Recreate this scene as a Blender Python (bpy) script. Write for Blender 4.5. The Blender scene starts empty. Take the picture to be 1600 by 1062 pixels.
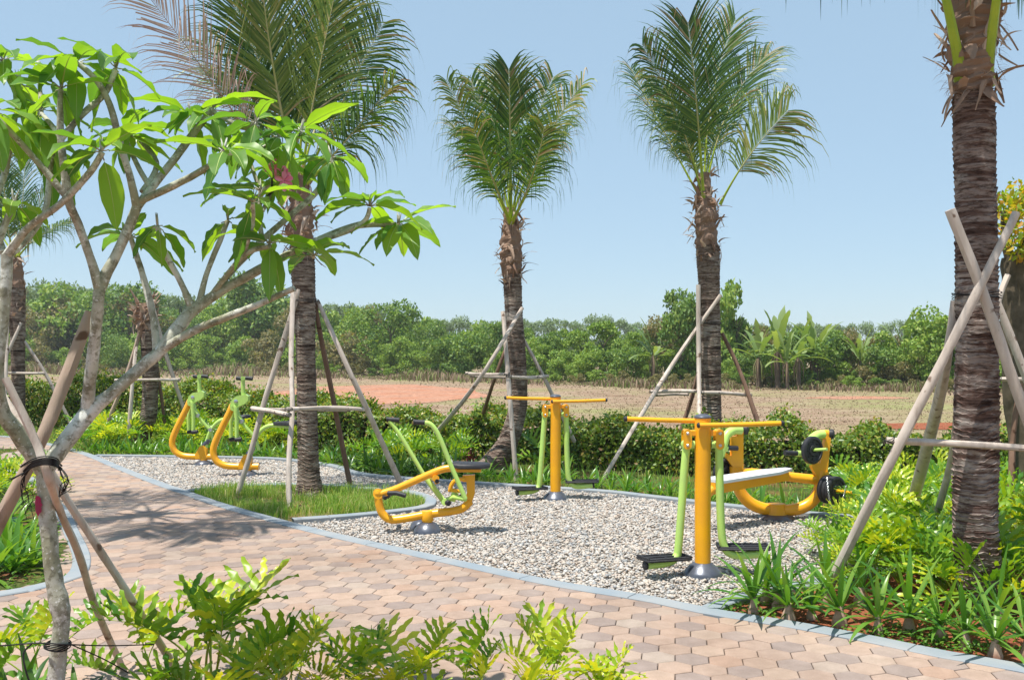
import bpy, math, random
import numpy as np
from mathutils import Vector, Matrix, noise
R=math.radians
C=bpy.context.scene.collection
# ---------------------------------------------------------------- camera, sky, sun
FPX=1450.0; CAMH=1.8; HOR=558.0
cd=bpy.data.cameras.new('camera'); cam=bpy.data.objects.new('camera',cd); C.objects.link(cam)
cam.location=(0,0,CAMH); cam.rotation_euler=(R(90),0,0)
cd.sensor_width=36; cd.lens=36*FPX/1600; cd.shift_y=(HOR-531)/1600; cd.clip_end=3000; cd.clip_start=0.05
bpy.context.scene.camera=cam
SUN_AZ=232.0; SUN_EL=72.0
w=bpy.data.worlds.new('World'); bpy.context.scene.world=w; w.use_nodes=True
nt=w.node_tree; bg=nt.nodes['Background']
sky=nt.nodes.new('ShaderNodeTexSky'); sky.sky_type='NISHITA'; sky.sun_disc=False
sky.sun_elevation=R(SUN_EL); sky.sun_rotation=R(SUN_AZ); sky.altitude=0; sky.air_density=1.0; sky.dust_density=.3; sky.ozone_density=1.5
mx=nt.nodes.new('ShaderNodeMix'); mx.data_type='RGBA'; mx.inputs[0].default_value=.65; mx.inputs[7].default_value=(3.35,4.75,5.95,1)   # hazy tropical sky: clear sky blended with even pale haze light
nt.links.new(sky.outputs[0],mx.inputs[6]); nt.links.new(mx.outputs[2],bg.inputs[0]); bg.inputs[1].default_value=0.105
sd=bpy.data.lights.new('sun','SUN'); so=bpy.data.objects.new('sun',sd); C.objects.link(so)
sd.energy=4.9; sd.angle=R(0.5); sd.color=(1,0.955,0.87)
sv=Vector((math.sin(R(SUN_AZ))*math.cos(R(SUN_EL)),math.cos(R(SUN_AZ))*math.cos(R(SUN_EL)),math.sin(R(SUN_EL))))
so.rotation_euler=sv.to_track_quat('Z','Y').to_euler(); so.location=(10,10,30)
vs=bpy.context.scene.view_settings; vs.view_transform='Standard'; vs.look='None'; vs.exposure=0.5; vs.gamma=1
# ---------------------------------------------------------------- helpers
def G(px,py,z=0.0):
    Y=FPX*(CAMH-z)/(py-HOR); return Vector(((px-800)*Y/FPX,Y,z))
def P(px,py,Y): return Vector(((px-800)*Y/FPX,Y,CAMH-(py-HOR)*Y/FPX))
def tag(o,label,cat=None,group=None,kind=None):
    if label: o['label']=label
    if cat: o['category']=cat
    if group: o['group']=group
    if kind: o['kind']=kind
    return o
def empty(name,loc,label,cat,group=None,rz=0):
    o=bpy.data.objects.new(name,None); C.objects.link(o); o.location=loc; o.rotation_euler=(0,0,rz)
    return tag(o,label,cat,group)
def link(name,me,parent=None,loc=None):
    o=bpy.data.objects.new(name,me); C.objects.link(o)
    if parent is not None:
        o.parent=parent
    if loc is not None: o.location=loc
    return o
class MB:
    def __init__(s): s.v=[]; s.f=[]; s.m=[]; s.off=Vector((0,0,0))
    def add(s,vs,fs,mi=0):
        b=len(s.v); s.v.extend([tuple(Vector(v)-s.off) for v in vs]); s.f.extend([tuple(b+i for i in f) for f in fs]); s.m.extend([mi]*len(fs))
    def tube(s,pts,rad,n=10,mi=0,caps=True,flat=1.0,rnd=0.0,seed=0):
        pts=[Vector(p) for p in pts]; k=len(pts)
        if not hasattr(rad,'__len__'): rad=[rad]*k
        t=(pts[1]-pts[0]).normalized(); a=Vector((0,0,1)) if abs(t.z)<.9 else Vector((1,0,0))
        u=t.cross(a).normalized(); vs=[]
        for i in range(k):
            if i==0: t=pts[1]-pts[0]
            elif i==k-1: t=pts[-1]-pts[-2]
            else: t=(pts[i+1]-pts[i]).normalized()+(pts[i]-pts[i-1]).normalized()
            t.normalize(); u=(u-t*u.dot(t)).normalized(); w_=t.cross(u)
            for j in range(n):
                an=2*math.pi*j/n; r=rad[i]
                if rnd: r*=1+rnd*noise.noise(Vector((math.cos(an)*1.3+seed,math.sin(an)*1.3,i*.45+seed)))
                vs.append(pts[i]+u*math.cos(an)*r+w_*math.sin(an)*r*flat)
        fs=[(i*n+j,i*n+(j+1)%n,(i+1)*n+(j+1)%n,(i+1)*n+j) for i in range(k-1) for j in range(n)]
        if caps: fs+= [tuple(range(n-1,-1,-1)),tuple((k-1)*n+j for j in range(n))]
        s.add(vs,fs,mi)
    def lathe(s,prof,c=(0,0,0),axis=(0,0,1),n=24,mi=0):
        ax=Vector(axis).normalized(); q=Vector((0,0,1)).rotation_difference(ax); vs=[]
        for r,z in prof:
            for j in range(n):
                a=2*math.pi*j/n; vs.append(Vector(c)+q@Vector((r*math.cos(a),r*math.sin(a),z)))
        k=len(prof)
        fs=[(i*n+j,i*n+(j+1)%n,(i+1)*n+(j+1)%n,(i+1)*n+j) for i in range(k-1) for j in range(n)]
        fs+=[tuple(range(n-1,-1,-1)),tuple((k-1)*n+j for j in range(n))]
        s.add(vs,fs,mi)
    def box(s,c,sx,sy,sz,rot=None,mi=0,bev=0.006):
        m=rot or Matrix.Identity(3); c=Vector(c); b=min(bev,sx*.3,sy*.3,sz*.3)
        vs=[];
        for z,e in ((-sz/2,b),(-sz/2+b,0),(sz/2-b,0),(sz/2,b)):
            X=sx/2-e;Yy=sy/2-e;q=b
            ring=[(X,-Yy+q),(X,Yy-q),(X-q,Yy),(-X+q,Yy),(-X,Yy-q),(-X,-Yy+q),(-X+q,-Yy),(X-q,-Yy)]
            vs+=[c+m@Vector((x,y,z)) for x,y in ring]
        fs=[(i*8+j,i*8+(j+1)%8,(i+1)*8+(j+1)%8,(i+1)*8+j) for i in range(3) for j in range(8)]+[tuple(range(7,-1,-1)),tuple(range(24,32))]
        s.add(vs,fs,mi)
    def prism(s,poly,d,mi=0):   # poly: 3-D points, extruded by +-d/2
        d=Vector(d)/2; n=len(poly); vs=[Vector(p)-d for p in poly]+[Vector(p)+d for p in poly]
        s.add(vs,[tuple(range(n-1,-1,-1)),tuple(range(n,2*n))]+[(i,(i+1)%n,n+(i+1)%n,n+i) for i in range(n)],mi)
    def build(s,name,mats,parent=None,smooth=True,loc=None,sharp=40):
        me=bpy.data.meshes.new(name); me.from_pydata([tuple(v) for v in s.v],[],s.f)
        if not isinstance(mats,(list,tuple)): mats=[mats]
        for m in mats: me.materials.append(m)
        if len(mats)>1: me.polygons.foreach_set('material_index',s.m)
        if smooth:
            me.polygons.foreach_set('use_smooth',[True]*len(me.polygons))
            if sharp: me.set_sharp_from_angle(angle=R(sharp))
        me.update()
        return link(name,me,parent,loc)
def npmesh(name,V,Fs,mats,smooth=False,mi=None):
    me=bpy.data.meshes.new(name); V=np.asarray(V,dtype=np.float32).reshape(-1,3)
    me.vertices.add(len(V)); me.vertices.foreach_set('co',V.ravel())
    Fs=[np.asarray(F,dtype=np.int32) for F in Fs]; tot=np.concatenate([np.full(len(F),F.shape[1],np.int32) for F in Fs])
    idx=np.concatenate([F.ravel() for F in Fs]); me.loops.add(len(idx)); me.loops.foreach_set('vertex_index',idx)
    me.polygons.add(len(tot)); st=np.zeros(len(tot),np.int32); st[1:]=np.cumsum(tot)[:-1]
    me.polygons.foreach_set('loop_start',st)
    if smooth: me.polygons.foreach_set('use_smooth',np.ones(len(tot),bool))
    if not isinstance(mats,(list,tuple)): mats=[mats]
    for m in mats: me.materials.append(m)
    if mi is not None: me.polygons.foreach_set('material_index',mi)
    me.update(calc_edges=True); me.validate()
    return me
def unit(a): return a/np.maximum(np.linalg.norm(a,axis=-1,keepdims=True),1e-9)
def leafcards(Pn,D,U,L,W,fold=.25):   # folded pointed leaves: 6 verts, 2 quads+... per leaf
    n=len(Pn); S=unit(np.cross(D,U)); Nn=unit(np.cross(S,D)); L=L.reshape(-1,1); W=W.reshape(-1,1)
    v=np.stack([Pn, Pn+D*L*.35+S*W*.5+Nn*W*fold, Pn+D*L*.75+S*W*.32+Nn*(W*fold*.5-L*.06), Pn+D*L-Nn*L*.14, Pn+D*L*.75-S*W*.32+Nn*(W*fold*.5-L*.06), Pn+D*L*.35-S*W*.5+Nn*W*fold, Pn+D*L*.5],1)
    b=(np.arange(n)*7).reshape(-1,1)
    q=np.concatenate([b+[[0,1,2,6]],b+[[6,2,3,4]],b+[[0,6,4,5]]]) 
    return v.reshape(-1,3),q
def blades(Pn,D,L,W,bend):   # grass blade: bends towards D (horizontal)
    n=len(Pn); up=np.array([0,0,1.]); S=unit(np.cross(D,np.tile(up,(n,1)))); L=L.reshape(-1,1);W=W.reshape(-1,1);bend=bend.reshape(-1,1)
    m=Pn+up*L*.55+D*L*bend*.3; t=Pn+up*L*(1-bend*.45)+D*L*bend
    v=np.stack([Pn-S*W*.5,Pn+S*W*.5,m+S*W*.4,m-S*W*.4,t],1); b=(np.arange(n)*5).reshape(-1,1)
    return v.reshape(-1,3),[b+[[0,1,2,3]],b+[[3,2,4]]]
def randdir(rng,n):
    return unit(rng.normal(size=(n,3)))
def catmull(pts,k=6):
    pts=[np.array(p,float) for p in pts]; out=[]
    for i in range(len(pts)-1):
        p0=pts[max(i-1,0)];p1=pts[i];p2=pts[i+1];p3=pts[min(i+2,len(pts)-1)]
        for j in range(k):
            t=j/k; out.append(.5*((2*p1)+(-p0+p2)*t+(2*p0-5*p1+4*p2-p3)*t*t+(-p0+3*p1-3*p2+p3)*t**3))
    out.append(pts[-1]); return out
def tubepx(mb,chain,n=10,mi=0,k=5,rnd=.12,seed=0,caps=True,fat=1.0):  # chain: (px,py,width_px,Y)
    c=catmull([(*P(a,b,Y),w_*fat*Y/FPX/2) for a,b,w_,Y in chain],k)
    mb.tube([p[:3] for p in c],[p[3] for p in c],n,mi,caps,rnd=rnd,seed=seed)
def inpoly(x,y,poly):
    x=np.asarray(x);y=np.asarray(y);ins=np.zeros(x.shape,bool); n=len(poly)
    for i in range(n):
        x1,y1=poly[i][0],poly[i][1]; x2,y2=poly[(i+1)%n][0],poly[(i+1)%n][1]
        c=((y1>y)!=(y2>y)); xx=(x2-x1)*(y-y1)/((y2-y1) if y2!=y1 else 1e-9)+x1
        ins^=(c&(x<xx))
    return ins
def distline(x,y,line):
    d=np.full(np.shape(x),1e9)
    for a,b in zip(line[:-1],line[1:]):
        ax,ay=a[0],a[1];dx,dy=b[0]-ax,b[1]-ay; t=np.clip(((x-ax)*dx+(y-ay)*dy)/(dx*dx+dy*dy+1e-12),0,1)
        d=np.minimum(d,np.hypot(x-ax-t*dx,y-ay-t*dy))
    return d
def scatter(rng,poly,n):
    xs=[p[0] for p in poly];ys=[p[1] for p in poly]; X=np.empty(0);Y=np.empty(0)
    while len(X)<n:
        x=rng.uniform(min(xs),max(xs),n*2);y=rng.uniform(min(ys),max(ys),n*2);k=inpoly(x,y,poly);X=np.append(X,x[k]);Y=np.append(Y,y[k])
    return X[:n],Y[:n]
# ---------------------------------------------------------------- materials
class NT:
    def __init__(s,name):
        s.m=bpy.data.materials.new(name); s.m.use_nodes=True; s.t=s.m.node_tree; s.b=s.t.nodes['Principled BSDF']; s.out=s.t.nodes['Material Output']
    def n(s,typ,**kw):
        x=s.t.nodes.new(typ)
        for k,v in kw.items():
            if k.startswith('i_'): x.inputs[k[2:].replace('_',' ')].default_value=v
            else: setattr(x,k,v)
        return x
    def l(s,a,b): s.t.links.new(a,b)
    def noise(s,scale,detail=4,rough=.6,vec=None,dist=0):
        x=s.n('ShaderNodeTexNoise'); x.inputs['Scale'].default_value=scale; x.inputs['Detail'].default_value=detail; x.inputs['Roughness'].default_value=rough; x.inputs['Distortion'].default_value=dist
        if vec is not None: s.l(vec,x.inputs['Vector'])
        return x.outputs['Fac']
    def coord(s,scale=(1,1,1),which='Object'):
        c=s.n('ShaderNodeTexCoord'); m=s.n('ShaderNodeMapping'); m.inputs['Scale'].default_value=scale; s.l(c.outputs[which],m.inputs['Vector']); return m.outputs[0]
    def ramp(s,fac,stops,interp='LINEAR'):
        r=s.n('ShaderNodeValToRGB'); r.color_ramp.interpolation=interp; e=r.color_ramp.elements
        while len(e)<len(stops): e.new(.5)
        for el,(p,c) in zip(e,stops): el.position=p; el.color=(*c,1)
        s.l(fac,r.inputs[0]); return r.outputs[0]
    def mix(s,f,a,b,typ='MIX'):
        x=s.n('ShaderNodeMix',data_type='RGBA',blend_type=typ)
        for v,i in ((f,0),(a,6),(b,7)):
            if hasattr(v,'links') or hasattr(v,'is_linked'): s.l(v,x.inputs[i])
            else: x.inputs[i].default_value=v if i==0 else (*v,1)
        return x.outputs[2]
    def bump(s,h,st=.3,dist=.01):
        b=s.n('ShaderNodeBump'); b.inputs['Strength'].default_value=st; b.inputs['Distance'].default_value=dist; s.l(h,b.inputs['Height']); s.l(b.outputs[0],s.b.inputs['Normal']); return b
    def isl(s): return s.n('ShaderNodeNewGeometry').outputs['Random Per Island']
    def col(s,c): s.l(c,s.b.inputs['Base Color'])
def leafmat(name,stops,trans=.4,tcol=None,rough=.45,spec=.35,patch=None):
    t=NT(name); c=t.ramp(t.isl(),stops)
    if patch: c=t.mix(t.ramp(t.noise(patch[0],3,vec=t.coord()),[(.4,(0,0,0)),(.62,(1,1,1))]),c,patch[1],'MULTIPLY')
    t.col(c); t.b.inputs['Roughness'].default_value=rough; t.b.inputs['Specular IOR Level'].default_value=spec
    tr=t.n('ShaderNodeBsdfTranslucent'); tc=t.mix(1.0,c,tcol or (1.6,1.7,.6),'MULTIPLY'); t.l(tc,tr.inputs[0])
    ms=t.n('ShaderNodeMixShader'); ms.inputs[0].default_value=trans; t.l(t.b.outputs[0],ms.inputs[1]); t.l(tr.outputs[0],ms.inputs[2]); t.l(ms.outputs[0],t.out.inputs[0]); return t.m
def simple(name,c,rough=.5,spec=.5,metal=0,nz=None,bump=None):
    t=NT(name); t.b.inputs['Base Color'].default_value=(*c,1); t.b.inputs['Roughness'].default_value=rough; t.b.inputs['Specular IOR Level'].default_value=spec; t.b.inputs['Metallic'].default_value=metal
    if nz:
        n_=t.noise(nz[0],5,vec=t.coord()); t.col(t.mix(t.ramp(n_,[(.35,(0,0,0)),(.7,(1,1,1))]),c,nz[1])); 
        if bump: t.bump(n_,bump,.004)
    return t.m
M={}
M['yellow']=simple('yellow_paint',(.90,.42,.008),.30,.5,nz=(4,(.80,.35,.02)))
M['green']=simple('lime_green_paint',(.50,.74,.15),.34,.5,nz=(4,(.44,.62,.17)))
M['rubber']=simple('black_rubber',(.018,.018,.022),.55,.4,nz=(30,(.035,.035,.04)),bump=.3)
M['steel']=simple('grey_painted_steel',(.09,.10,.13),.32,.5,metal=.4,nz=(12,(.13,.14,.17)))
M['chrome']=simple('zinc_bolt',(.55,.56,.58),.3,.5,metal=.9)
M['white']=simple('white_painted_board',(.72,.73,.74),.35,.5,nz=(6,(.62,.63,.64)))
M['wire']=simple('black_wire',(.01,.009,.009),.6,.3)
def wood(name,a,b,dark,rz=14):
    t=NT(name); v=t.coord((1,1,.18)); n1=t.noise(rz,6,.65,v); n2=t.noise(3.1,3,.5,t.coord()); n3=t.noise(30,4,.7,v)
    c=t.ramp(n1,[(.3,dark),(.45,b),(.62,a)]); c=t.mix(t.ramp(n2,[(.35,(0,0,0)),(.65,(1,1,1))]),c,b)
    k=t.ramp(t.noise(9,2,.5,t.coord()),[(.66,(1,1,1)),(.71,(.35,.28,.24))]); c=t.mix(1.0,c,k,'MULTIPLY')
    t.col(c); t.b.inputs['Roughness'].default_value=.85; t.b.inputs['Specular IOR Level'].default_value=.15; t.bump(n3,.6,.006); return t.m
M['pole']=wood('weathered_pole',(.62,.54,.48),(.50,.42,.36),(.24,.18,.14))
M['poledark']=wood('brown_pole',(.27,.17,.12),(.20,.12,.085),(.08,.05,.04))
M['poleA']=wood('reddish_bark_pole',(.46,.31,.23),(.38,.29,.23),(.14,.09,.06),8)
def palmbark(name,light,mid,dark):
    t=NT(name); v=t.coord((1,1,9)); n1=t.noise(2.4,7,.72,v,.6); n2=t.noise(1.1,4,.6,t.coord((1,1,.6))); n3=t.noise(11,5,.7,t.coord((1,1,4)))
    c=t.ramp(n1,[(.36,dark),(.47,mid),(.57,light),(.70,mid)]); c=t.mix(t.ramp(n2,[(.38,(0,0,0)),(.62,(.8,.8,.8))]),c,mid)
    c=t.mix(1.0,c,t.ramp(n3,[(.38,(.36,.32,.3)),(.52,(1,1,1))]),'MULTIPLY'); c=t.mix(t.ramp(t.noise(1.6,5,.7,t.coord((1,1,2.2))),[(.56,(0,0,0)),(.64,(.55,.55,.55))]),c,(.50,.46,.42))
    t.col(c); t.b.inputs['Roughness'].default_value=.9; t.b.inputs['Specular IOR Level'].default_value=.1; t.bump(n1,.9,.02); return t.m
M['bark']=palmbark('palm_bark',(.46,.385,.32),(.17,.12,.095),(.035,.023,.019))
M['barkred']=palmbark('reddish_palm_bark',(.46,.39,.35),(.135,.082,.066),(.03,.018,.015))
def fr():
    t=NT('frangipani_bark'); v=t.coord(); n1=t.noise(7,6,.65,v); n2=t.noise(24,5,.7,v); n3=t.noise(4,3,.5,v)
    c=t.ramp(n1,[(.32,(.20,.17,.14)),(.45,(.40,.38,.33)),(.60,(.64,.64,.60))]); c=t.mix(t.ramp(n3,[(.42,(0,0,0)),(.6,(.75,.75,.75))]),c,(.27,.27,.16))
    c=t.mix(t.ramp(n2,[(.50,(0,0,0)),(.60,(.75,.75,.75))]),c,(.15,.14,.09)); c=t.mix(t.ramp(t.noise(55,3,.6,v),[(.60,(0,0,0)),(.66,(.7,.7,.7))]),c,(.70,.70,.66)); t.col(c); t.b.inputs['Roughness'].default_value=.8; t.b.inputs['Specular IOR Level'].default_value=.2; t.bump(n2,.5,.006); return t.m
M['frbark']=fr()
M['pink']=simple('pink_paint_mark',(.40,.02,.10),.7,.2,nz=(22,(.25,.04,.07)))
M['fibre']=leafmat('dry_palm_fibre',[(0,(.20,.12,.085)),(.5,(.38,.26,.19)),(1,(.60,.48,.39))],.15,(1,.9,.8),.8,.1)
M['palmleaf']=leafmat('coconut_leaflet',[(0,(.022,.07,.020)),(.6,(.055,.125,.024)),(.9,(.13,.20,.035)),(1,(.27,.23,.09))],.3,(2.0,1.9,.5),.42,.4)
M['palmleafy']=leafmat('bright_coconut_leaflet',[(0,(.06,.12,.025)),(.7,(.15,.22,.04)),(1,(.32,.30,.10))],.34,(1.9,1.8,.5),.42,.4)
M['deadleaf']=leafmat('dead_coconut_leaflet',[(0,(.38,.24,.20)),(1,(.66,.52,.46))],.2,(1.2,1,.9),.6,.3)
M['driedleaf']=leafmat('browned_leaflet',[(0,(.20,.13,.05)),(.6,(.34,.26,.12)),(1,(.48,.40,.26))],.2,(1.2,1,.7),.6,.2)
M['rachis']=simple('palm_rachis',(.36,.36,.10),.5,.4,nz=(5,(.44,.40,.22)))
M['petiole']=simple('green_yellow_petiole',(.36,.44,.03),.4,.4,nz=(4,(.24,.36,.03)))
M['deadrachis']=simple('dead_rachis',(.34,.22,.17),.7,.2)
M['frleaf']=leafmat('frangipani_leaf',[(0,(.07,.19,.055)),(.5,(.11,.26,.05)),(1,(.18,.36,.05))],.5,(2.3,1.85,.4),.36,.45)
M['midrib']=simple('pale_leaf_midrib',(.42,.50,.16),.5,.3)
M['petal']=leafmat('frangipani_petal',[(0,(.85,.20,.43)),(1,(.90,.48,.63))],.3,(1.2,1,1.05),.5,.3)
M['phileaf']=leafmat('philodendron_leaf',[(0,(.06,.18,.022)),(.5,(.12,.28,.026)),(1,(.24,.40,.03))],.4,(1.9,1.6,.4),.33,.5)
M['phileafy']=leafmat('yellow_green_philodendron_leaf',[(0,(.18,.34,.022)),(.5,(.34,.48,.03)),(1,(.55,.60,.05))],.4,(1.6,1.4,.4),.35,.5)
M['lily']=leafmat('strap_leaf',[(0,(.045,.15,.022)),(.6,(.10,.24,.03)),(1,(.20,.34,.05))],.35,(1.8,1.7,.5),.3,.5)
M['lilydark']=leafmat('dark_strap_leaf',[(0,(.022,.075,.018)),(.6,(.05,.13,.02)),(1,(.10,.20,.03))],.3,(1.8,1.7,.5),.3,.5)
M['bulb']=simple('pale_bulb',(.50,.36,.27),.7,.2,nz=(20,(.30,.17,.12)),bump=.4)
M['hedge']=leafmat('hedge_leaf',[(0,(.05,.11,.02)),(.4,(.12,.21,.028)),(.8,(.25,.34,.04)),(.9,(.36,.36,.06)),(1,(.34,.19,.09))],.3,(1.8,1.7,.4),.4,.45)
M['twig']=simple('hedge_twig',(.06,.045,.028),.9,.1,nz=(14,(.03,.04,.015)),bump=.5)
M['ground_leaf']=leafmat('ground_cover_leaf',[(0,(.05,.14,.02)),(.7,(.11,.24,.03)),(1,(.18,.30,.04))],.3,(1.6,1.6,.5),.5,.3)
M['grass']=leafmat('grass_blade',[(0,(.10,.22,.03)),(.6,(.22,.37,.05)),(.8,(.32,.40,.08)),(1,(.55,.45,.25))],.3,(1.5,1.5,.6),.6,.2)
M['drygrass']=leafmat('dry_grass_blade',[(0,(.22,.15,.10)),(.55,(.31,.23,.155)),(.82,(.35,.29,.18)),(1,(.20,.25,.08))],.2,(1.2,1.1,1),.8,.1)
M['brush']=leafmat('dry_brush',[(0,(.16,.11,.08)),(.5,(.26,.19,.13)),(.75,(.20,.22,.08)),(1,(.14,.20,.05))],.15,(1.2,1.1,1),.8,.1)
def soilm(name,a,b,c,s=3):
    t=NT(name); v=t.coord(); n1=t.noise(s,6,.6,v); n2=t.noise(s*14,5,.7,v); col=t.ramp(n1,[(.35,a),(.52,b),(.68,c)])
    col=t.mix(1.0,col,t.ramp(n2,[(.35,(.55,.5,.5)),(.6,(1.1,1.1,1.1))]),'MULTIPLY'); t.col(col); t.b.inputs['Roughness'].default_value=.95; t.b.inputs['Specular IOR Level'].default_value=.08; t.bump(n2,.8,.02); return t.m
M['redsoil']=soilm('red_soil',(.24,.075,.038),(.33,.115,.06),(.20,.07,.04))
M['bedsoil']=soilm('planted_soil',(.045,.075,.02),(.09,.11,.03),(.22,.10,.055),1.6)
M['pitsoil']=soilm('pit_soil',(.17,.24,.06),(.27,.22,.11),(.42,.21,.12),2.5)
M['field']=soilm('dry_field_ground',(.31,.215,.155),(.28,.235,.13),(.34,.225,.165),.22)
def fieldm():
    t=NT('dry_field_ground'); v=t.coord(); a=t.noise(.09,5,.6,v); b=t.noise(.6,5,.65,t.coord((.5,1.6,1))); c_=t.noise(7,5,.7,v)
    c=t.ramp(b,[(.34,(.22,.145,.10)),(.5,(.29,.21,.145)),(.66,(.35,.275,.195))]); c=t.mix(t.ramp(a,[(.47,(0,0,0)),(.62,(.8,.8,.8))]),c,(.24,.25,.10))
    c=t.mix(1.0,c,t.ramp(c_,[(.35,(.72,.68,.66)),(.6,(1.08,1.08,1.08))]),'MULTIPLY'); t.col(c); t.b.inputs['Roughness'].default_value=.95; t.b.inputs['Specular IOR Level'].default_value=.06; t.bump(c_,.7,.04); return t.m
M['field']=fieldm()
M['dirt']=soilm('orange_dirt',(.40,.175,.10),(.44,.24,.16),(.36,.20,.14),.35)
def pebm():
    t=NT('pebble'); i=t.isl(); c=t.ramp(i,[(0,(.24,.24,.245)),(.14,(.37,.37,.37)),(.32,(.46,.43,.39)),(.5,(.52,.45,.38)),(.65,(.50,.41,.34)),(.8,(.55,.52,.48)),(.92,(.40,.31,.25)),(1,(.64,.63,.61))])
    n1=t.noise(50,4,.6,t.coord()); c=t.mix(.35,c,t.ramp(n1,[(.3,(.5,.5,.5)),(.7,(1.2,1.2,1.2))]),'MULTIPLY'); t.col(c); t.b.inputs['Roughness'].default_value=.7; t.b.inputs['Specular IOR Level'].default_value=.25; return t.m
M['pebble']=pebm()
M['gravelbase']=simple('gravel_bed_sand',(.36,.31,.26),.95,.1,nz=(60,(.2,.17,.145)),bump=.8)
def tile(name,stops):
    t=NT(name); v=t.coord(); i=t.isl(); c=t.ramp(i,stops); n1=t.noise(1.3,5,.6,v); n2=t.noise(120,4,.7,v); n3=t.noise(9,4,.6,v)
    c=t.mix(t.ramp(n1,[(.4,(0,0,0)),(.7,(.3,.3,.3))]),c,(.36,.30,.255)); c=t.mix(.35,c,t.ramp(n2,[(.3,(.6,.6,.6)),(.7,(1.25,1.25,1.25))]),'MULTIPLY'); c=t.mix(.45,c,t.ramp(n3,[(.3,(.65,.63,.6)),(.7,(1.15,1.15,1.15))]),'MULTIPLY'); c=t.mix(1.0,c,t.ramp(t.noise(.55,4,.6,v),[(.36,(.83,.81,.79)),(.5,(1,1,1)),(.68,(1.1,1.09,1.08))]),'MULTIPLY')
    t.col(c); t.b.inputs['Roughness'].default_value=.85; t.b.inputs['Specular IOR Level'].default_value=.2; t.bump(n2,.35,.003); return t.m
M['tile']=tile('peach_paver',[(0,(.355,.235,.175)),(.25,(.385,.275,.215)),(.5,(.345,.25,.20)),(.75,(.40,.29,.225)),(1,(.355,.285,.24))])
M['tiled']=tile('mauve_grey_paver',[(0,(.25,.195,.175)),(.5,(.285,.222,.195)),(1,(.315,.245,.213))])
M['mortar']=simple('joint_sand',(.27,.215,.18),.95,.1,nz=(30,(.19,.15,.125)))
M['kerb']=simple('blue_grey_kerb',(.22,.26,.295),.8,.2,nz=(2.2,(.30,.31,.315)),bump=.15)
M['rock']=simple('pale_rock',(.48,.45,.42),.9,.1,nz=(12,(.33,.30,.28)),bump=.8)
M['twigbark']=simple('tree_bark',(.16,.12,.09),.9,.1,nz=(5,(.09,.07,.05)),bump=.5)
M['mottled']=simple('mottled_bark',(.15,.12,.085),.9,.1,nz=(6,(.06,.05,.032)),bump=.6)
M['cord']=leafmat('cordyline_leaf',[(0,(.12,.012,.02)),(1,(.24,.05,.05))],.2,(1.2,1,1),.5,.3)
# ---------------------------------------------------------------- layout curves on the ground
def gl(pts,k=4): return [tuple(p) for p in catmull([tuple(G(a,b))[:2] for a,b in pts],k)]
FRONT=gl([(-500,668),(-200,674),(0,682),(60,692),(120,707),(180,732),(237,755),(285,772),(327,787),(370,800),(427,816),(482,831),(594,857),(719,885),(859,915),(1000,938),(1100,959),(1236,981),(1352,1003),(1475,1029),(1600,1051),(1900,1120)])
BACK=gl([(150,711),(210,711.5),(270,712.5),(370,714),(445,717),(520,727),(560,739),(642,747),(794,757),(945,767),(1000,773),(1071,781),(1129,788),(1250,800),(1400,812),(1530,828),(1600,838)])
TIP=gl([(1108,951),(1154,934),(1250,914),(1340,897),(1430,882),(1530,865),(1600,845)])
PIT=gl([(293,767),(330,762),(360,760),(420,757),(502,757),(565,762),(637,768),(668,777),(673,785),(656,793),(560,804),(438,813)])
LBED=gl([(-500,700),(-200,716),(-60,728),(30,745),(75,785),(100,835),(113,872),(102,900),(60,913),(0,925),(-250,960),(-500,990)])
KW=.15
def offs(line,d):
    out=[]
    for i,p in enumerate(line):
        a=line[max(i-1,0)];b=line[min(i+1,len(line)-1)]; t=Vector((b[0]-a[0],b[1]-a[1])).normalized(); out.append((p[0]-t.y*d,p[1]+t.x*d))
    return out
def sheet(name,poly,z,mat,label=None):
    me=bpy.data.meshes.new(name); me.from_pydata([(x,y,z) for x,y in poly],[],[tuple(range(len(poly)))])
    import bmesh
    bm=bmesh.new(); bm.from_mesh(me); bmesh.ops.triangulate(bm,faces=bm.faces[:])
    for f in bm.faces:
        if f.normal.z<0: f.normal_flip()
    bm.to_mesh(me); bm.free(); me.materials.append(mat); o=link(name,me); o['kind']='structure'
    if label: o['label']=label
    return o
def kerb(name,line,d0,d1,top,label):
    L=[Vector((p[0],p[1])) for p in line]; cum=[0]
    for p,q in zip(L[:-1],L[1:]): cum.append(cum[-1]+(q-p).length)
    ss=[]; k=0
    while k*.2<cum[-1]:
        ss+= [(k*.2,0)] if k%5 else [(k*.2-.006,0),(k*.2,1),(k*.2+.006,0)]; k+=1
    def at(d):
        d=min(max(d,0),cum[-1]-1e-4); i=int(np.searchsorted(cum,d,'right'))-1; t=(d-cum[i])/(cum[i+1]-cum[i]); return tuple(L[i].lerp(L[i+1],t))
    line=[at(d) for d,g in ss[1:]]; gr=[g for d,g in ss[1:]]; top0=top
    full=offs([at(d) for d,g in ss[1:]],0); a=offs(line,d0);b=offs(line,d1); mb=MB(); n=len(line); e=.008
    vs=[]
    for p,q,g_ in zip(a,b,gr):
        top=top0-.014*g_
        dx=Vector((q[0]-p[0],q[1]-p[1])).normalized()*e
        vs+=[(p[0],p[1],-.13),(p[0],p[1],top-e),(p[0]+dx.x,p[1]+dx.y,top),(q[0]-dx.x,q[1]-dx.y,top),(q[0],q[1],top-e),(q[0],q[1],-.13)]
    fs=[(i*6+j,(i+1)*6+j,(i+1)*6+j+1,i*6+j+1) for i in range(n-1) for j in range(5)]
    mb.add(vs,fs); o=mb.build(name,M['kerb'],sharp=30); o['kind']='structure'; o['label']=label; return o
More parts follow.
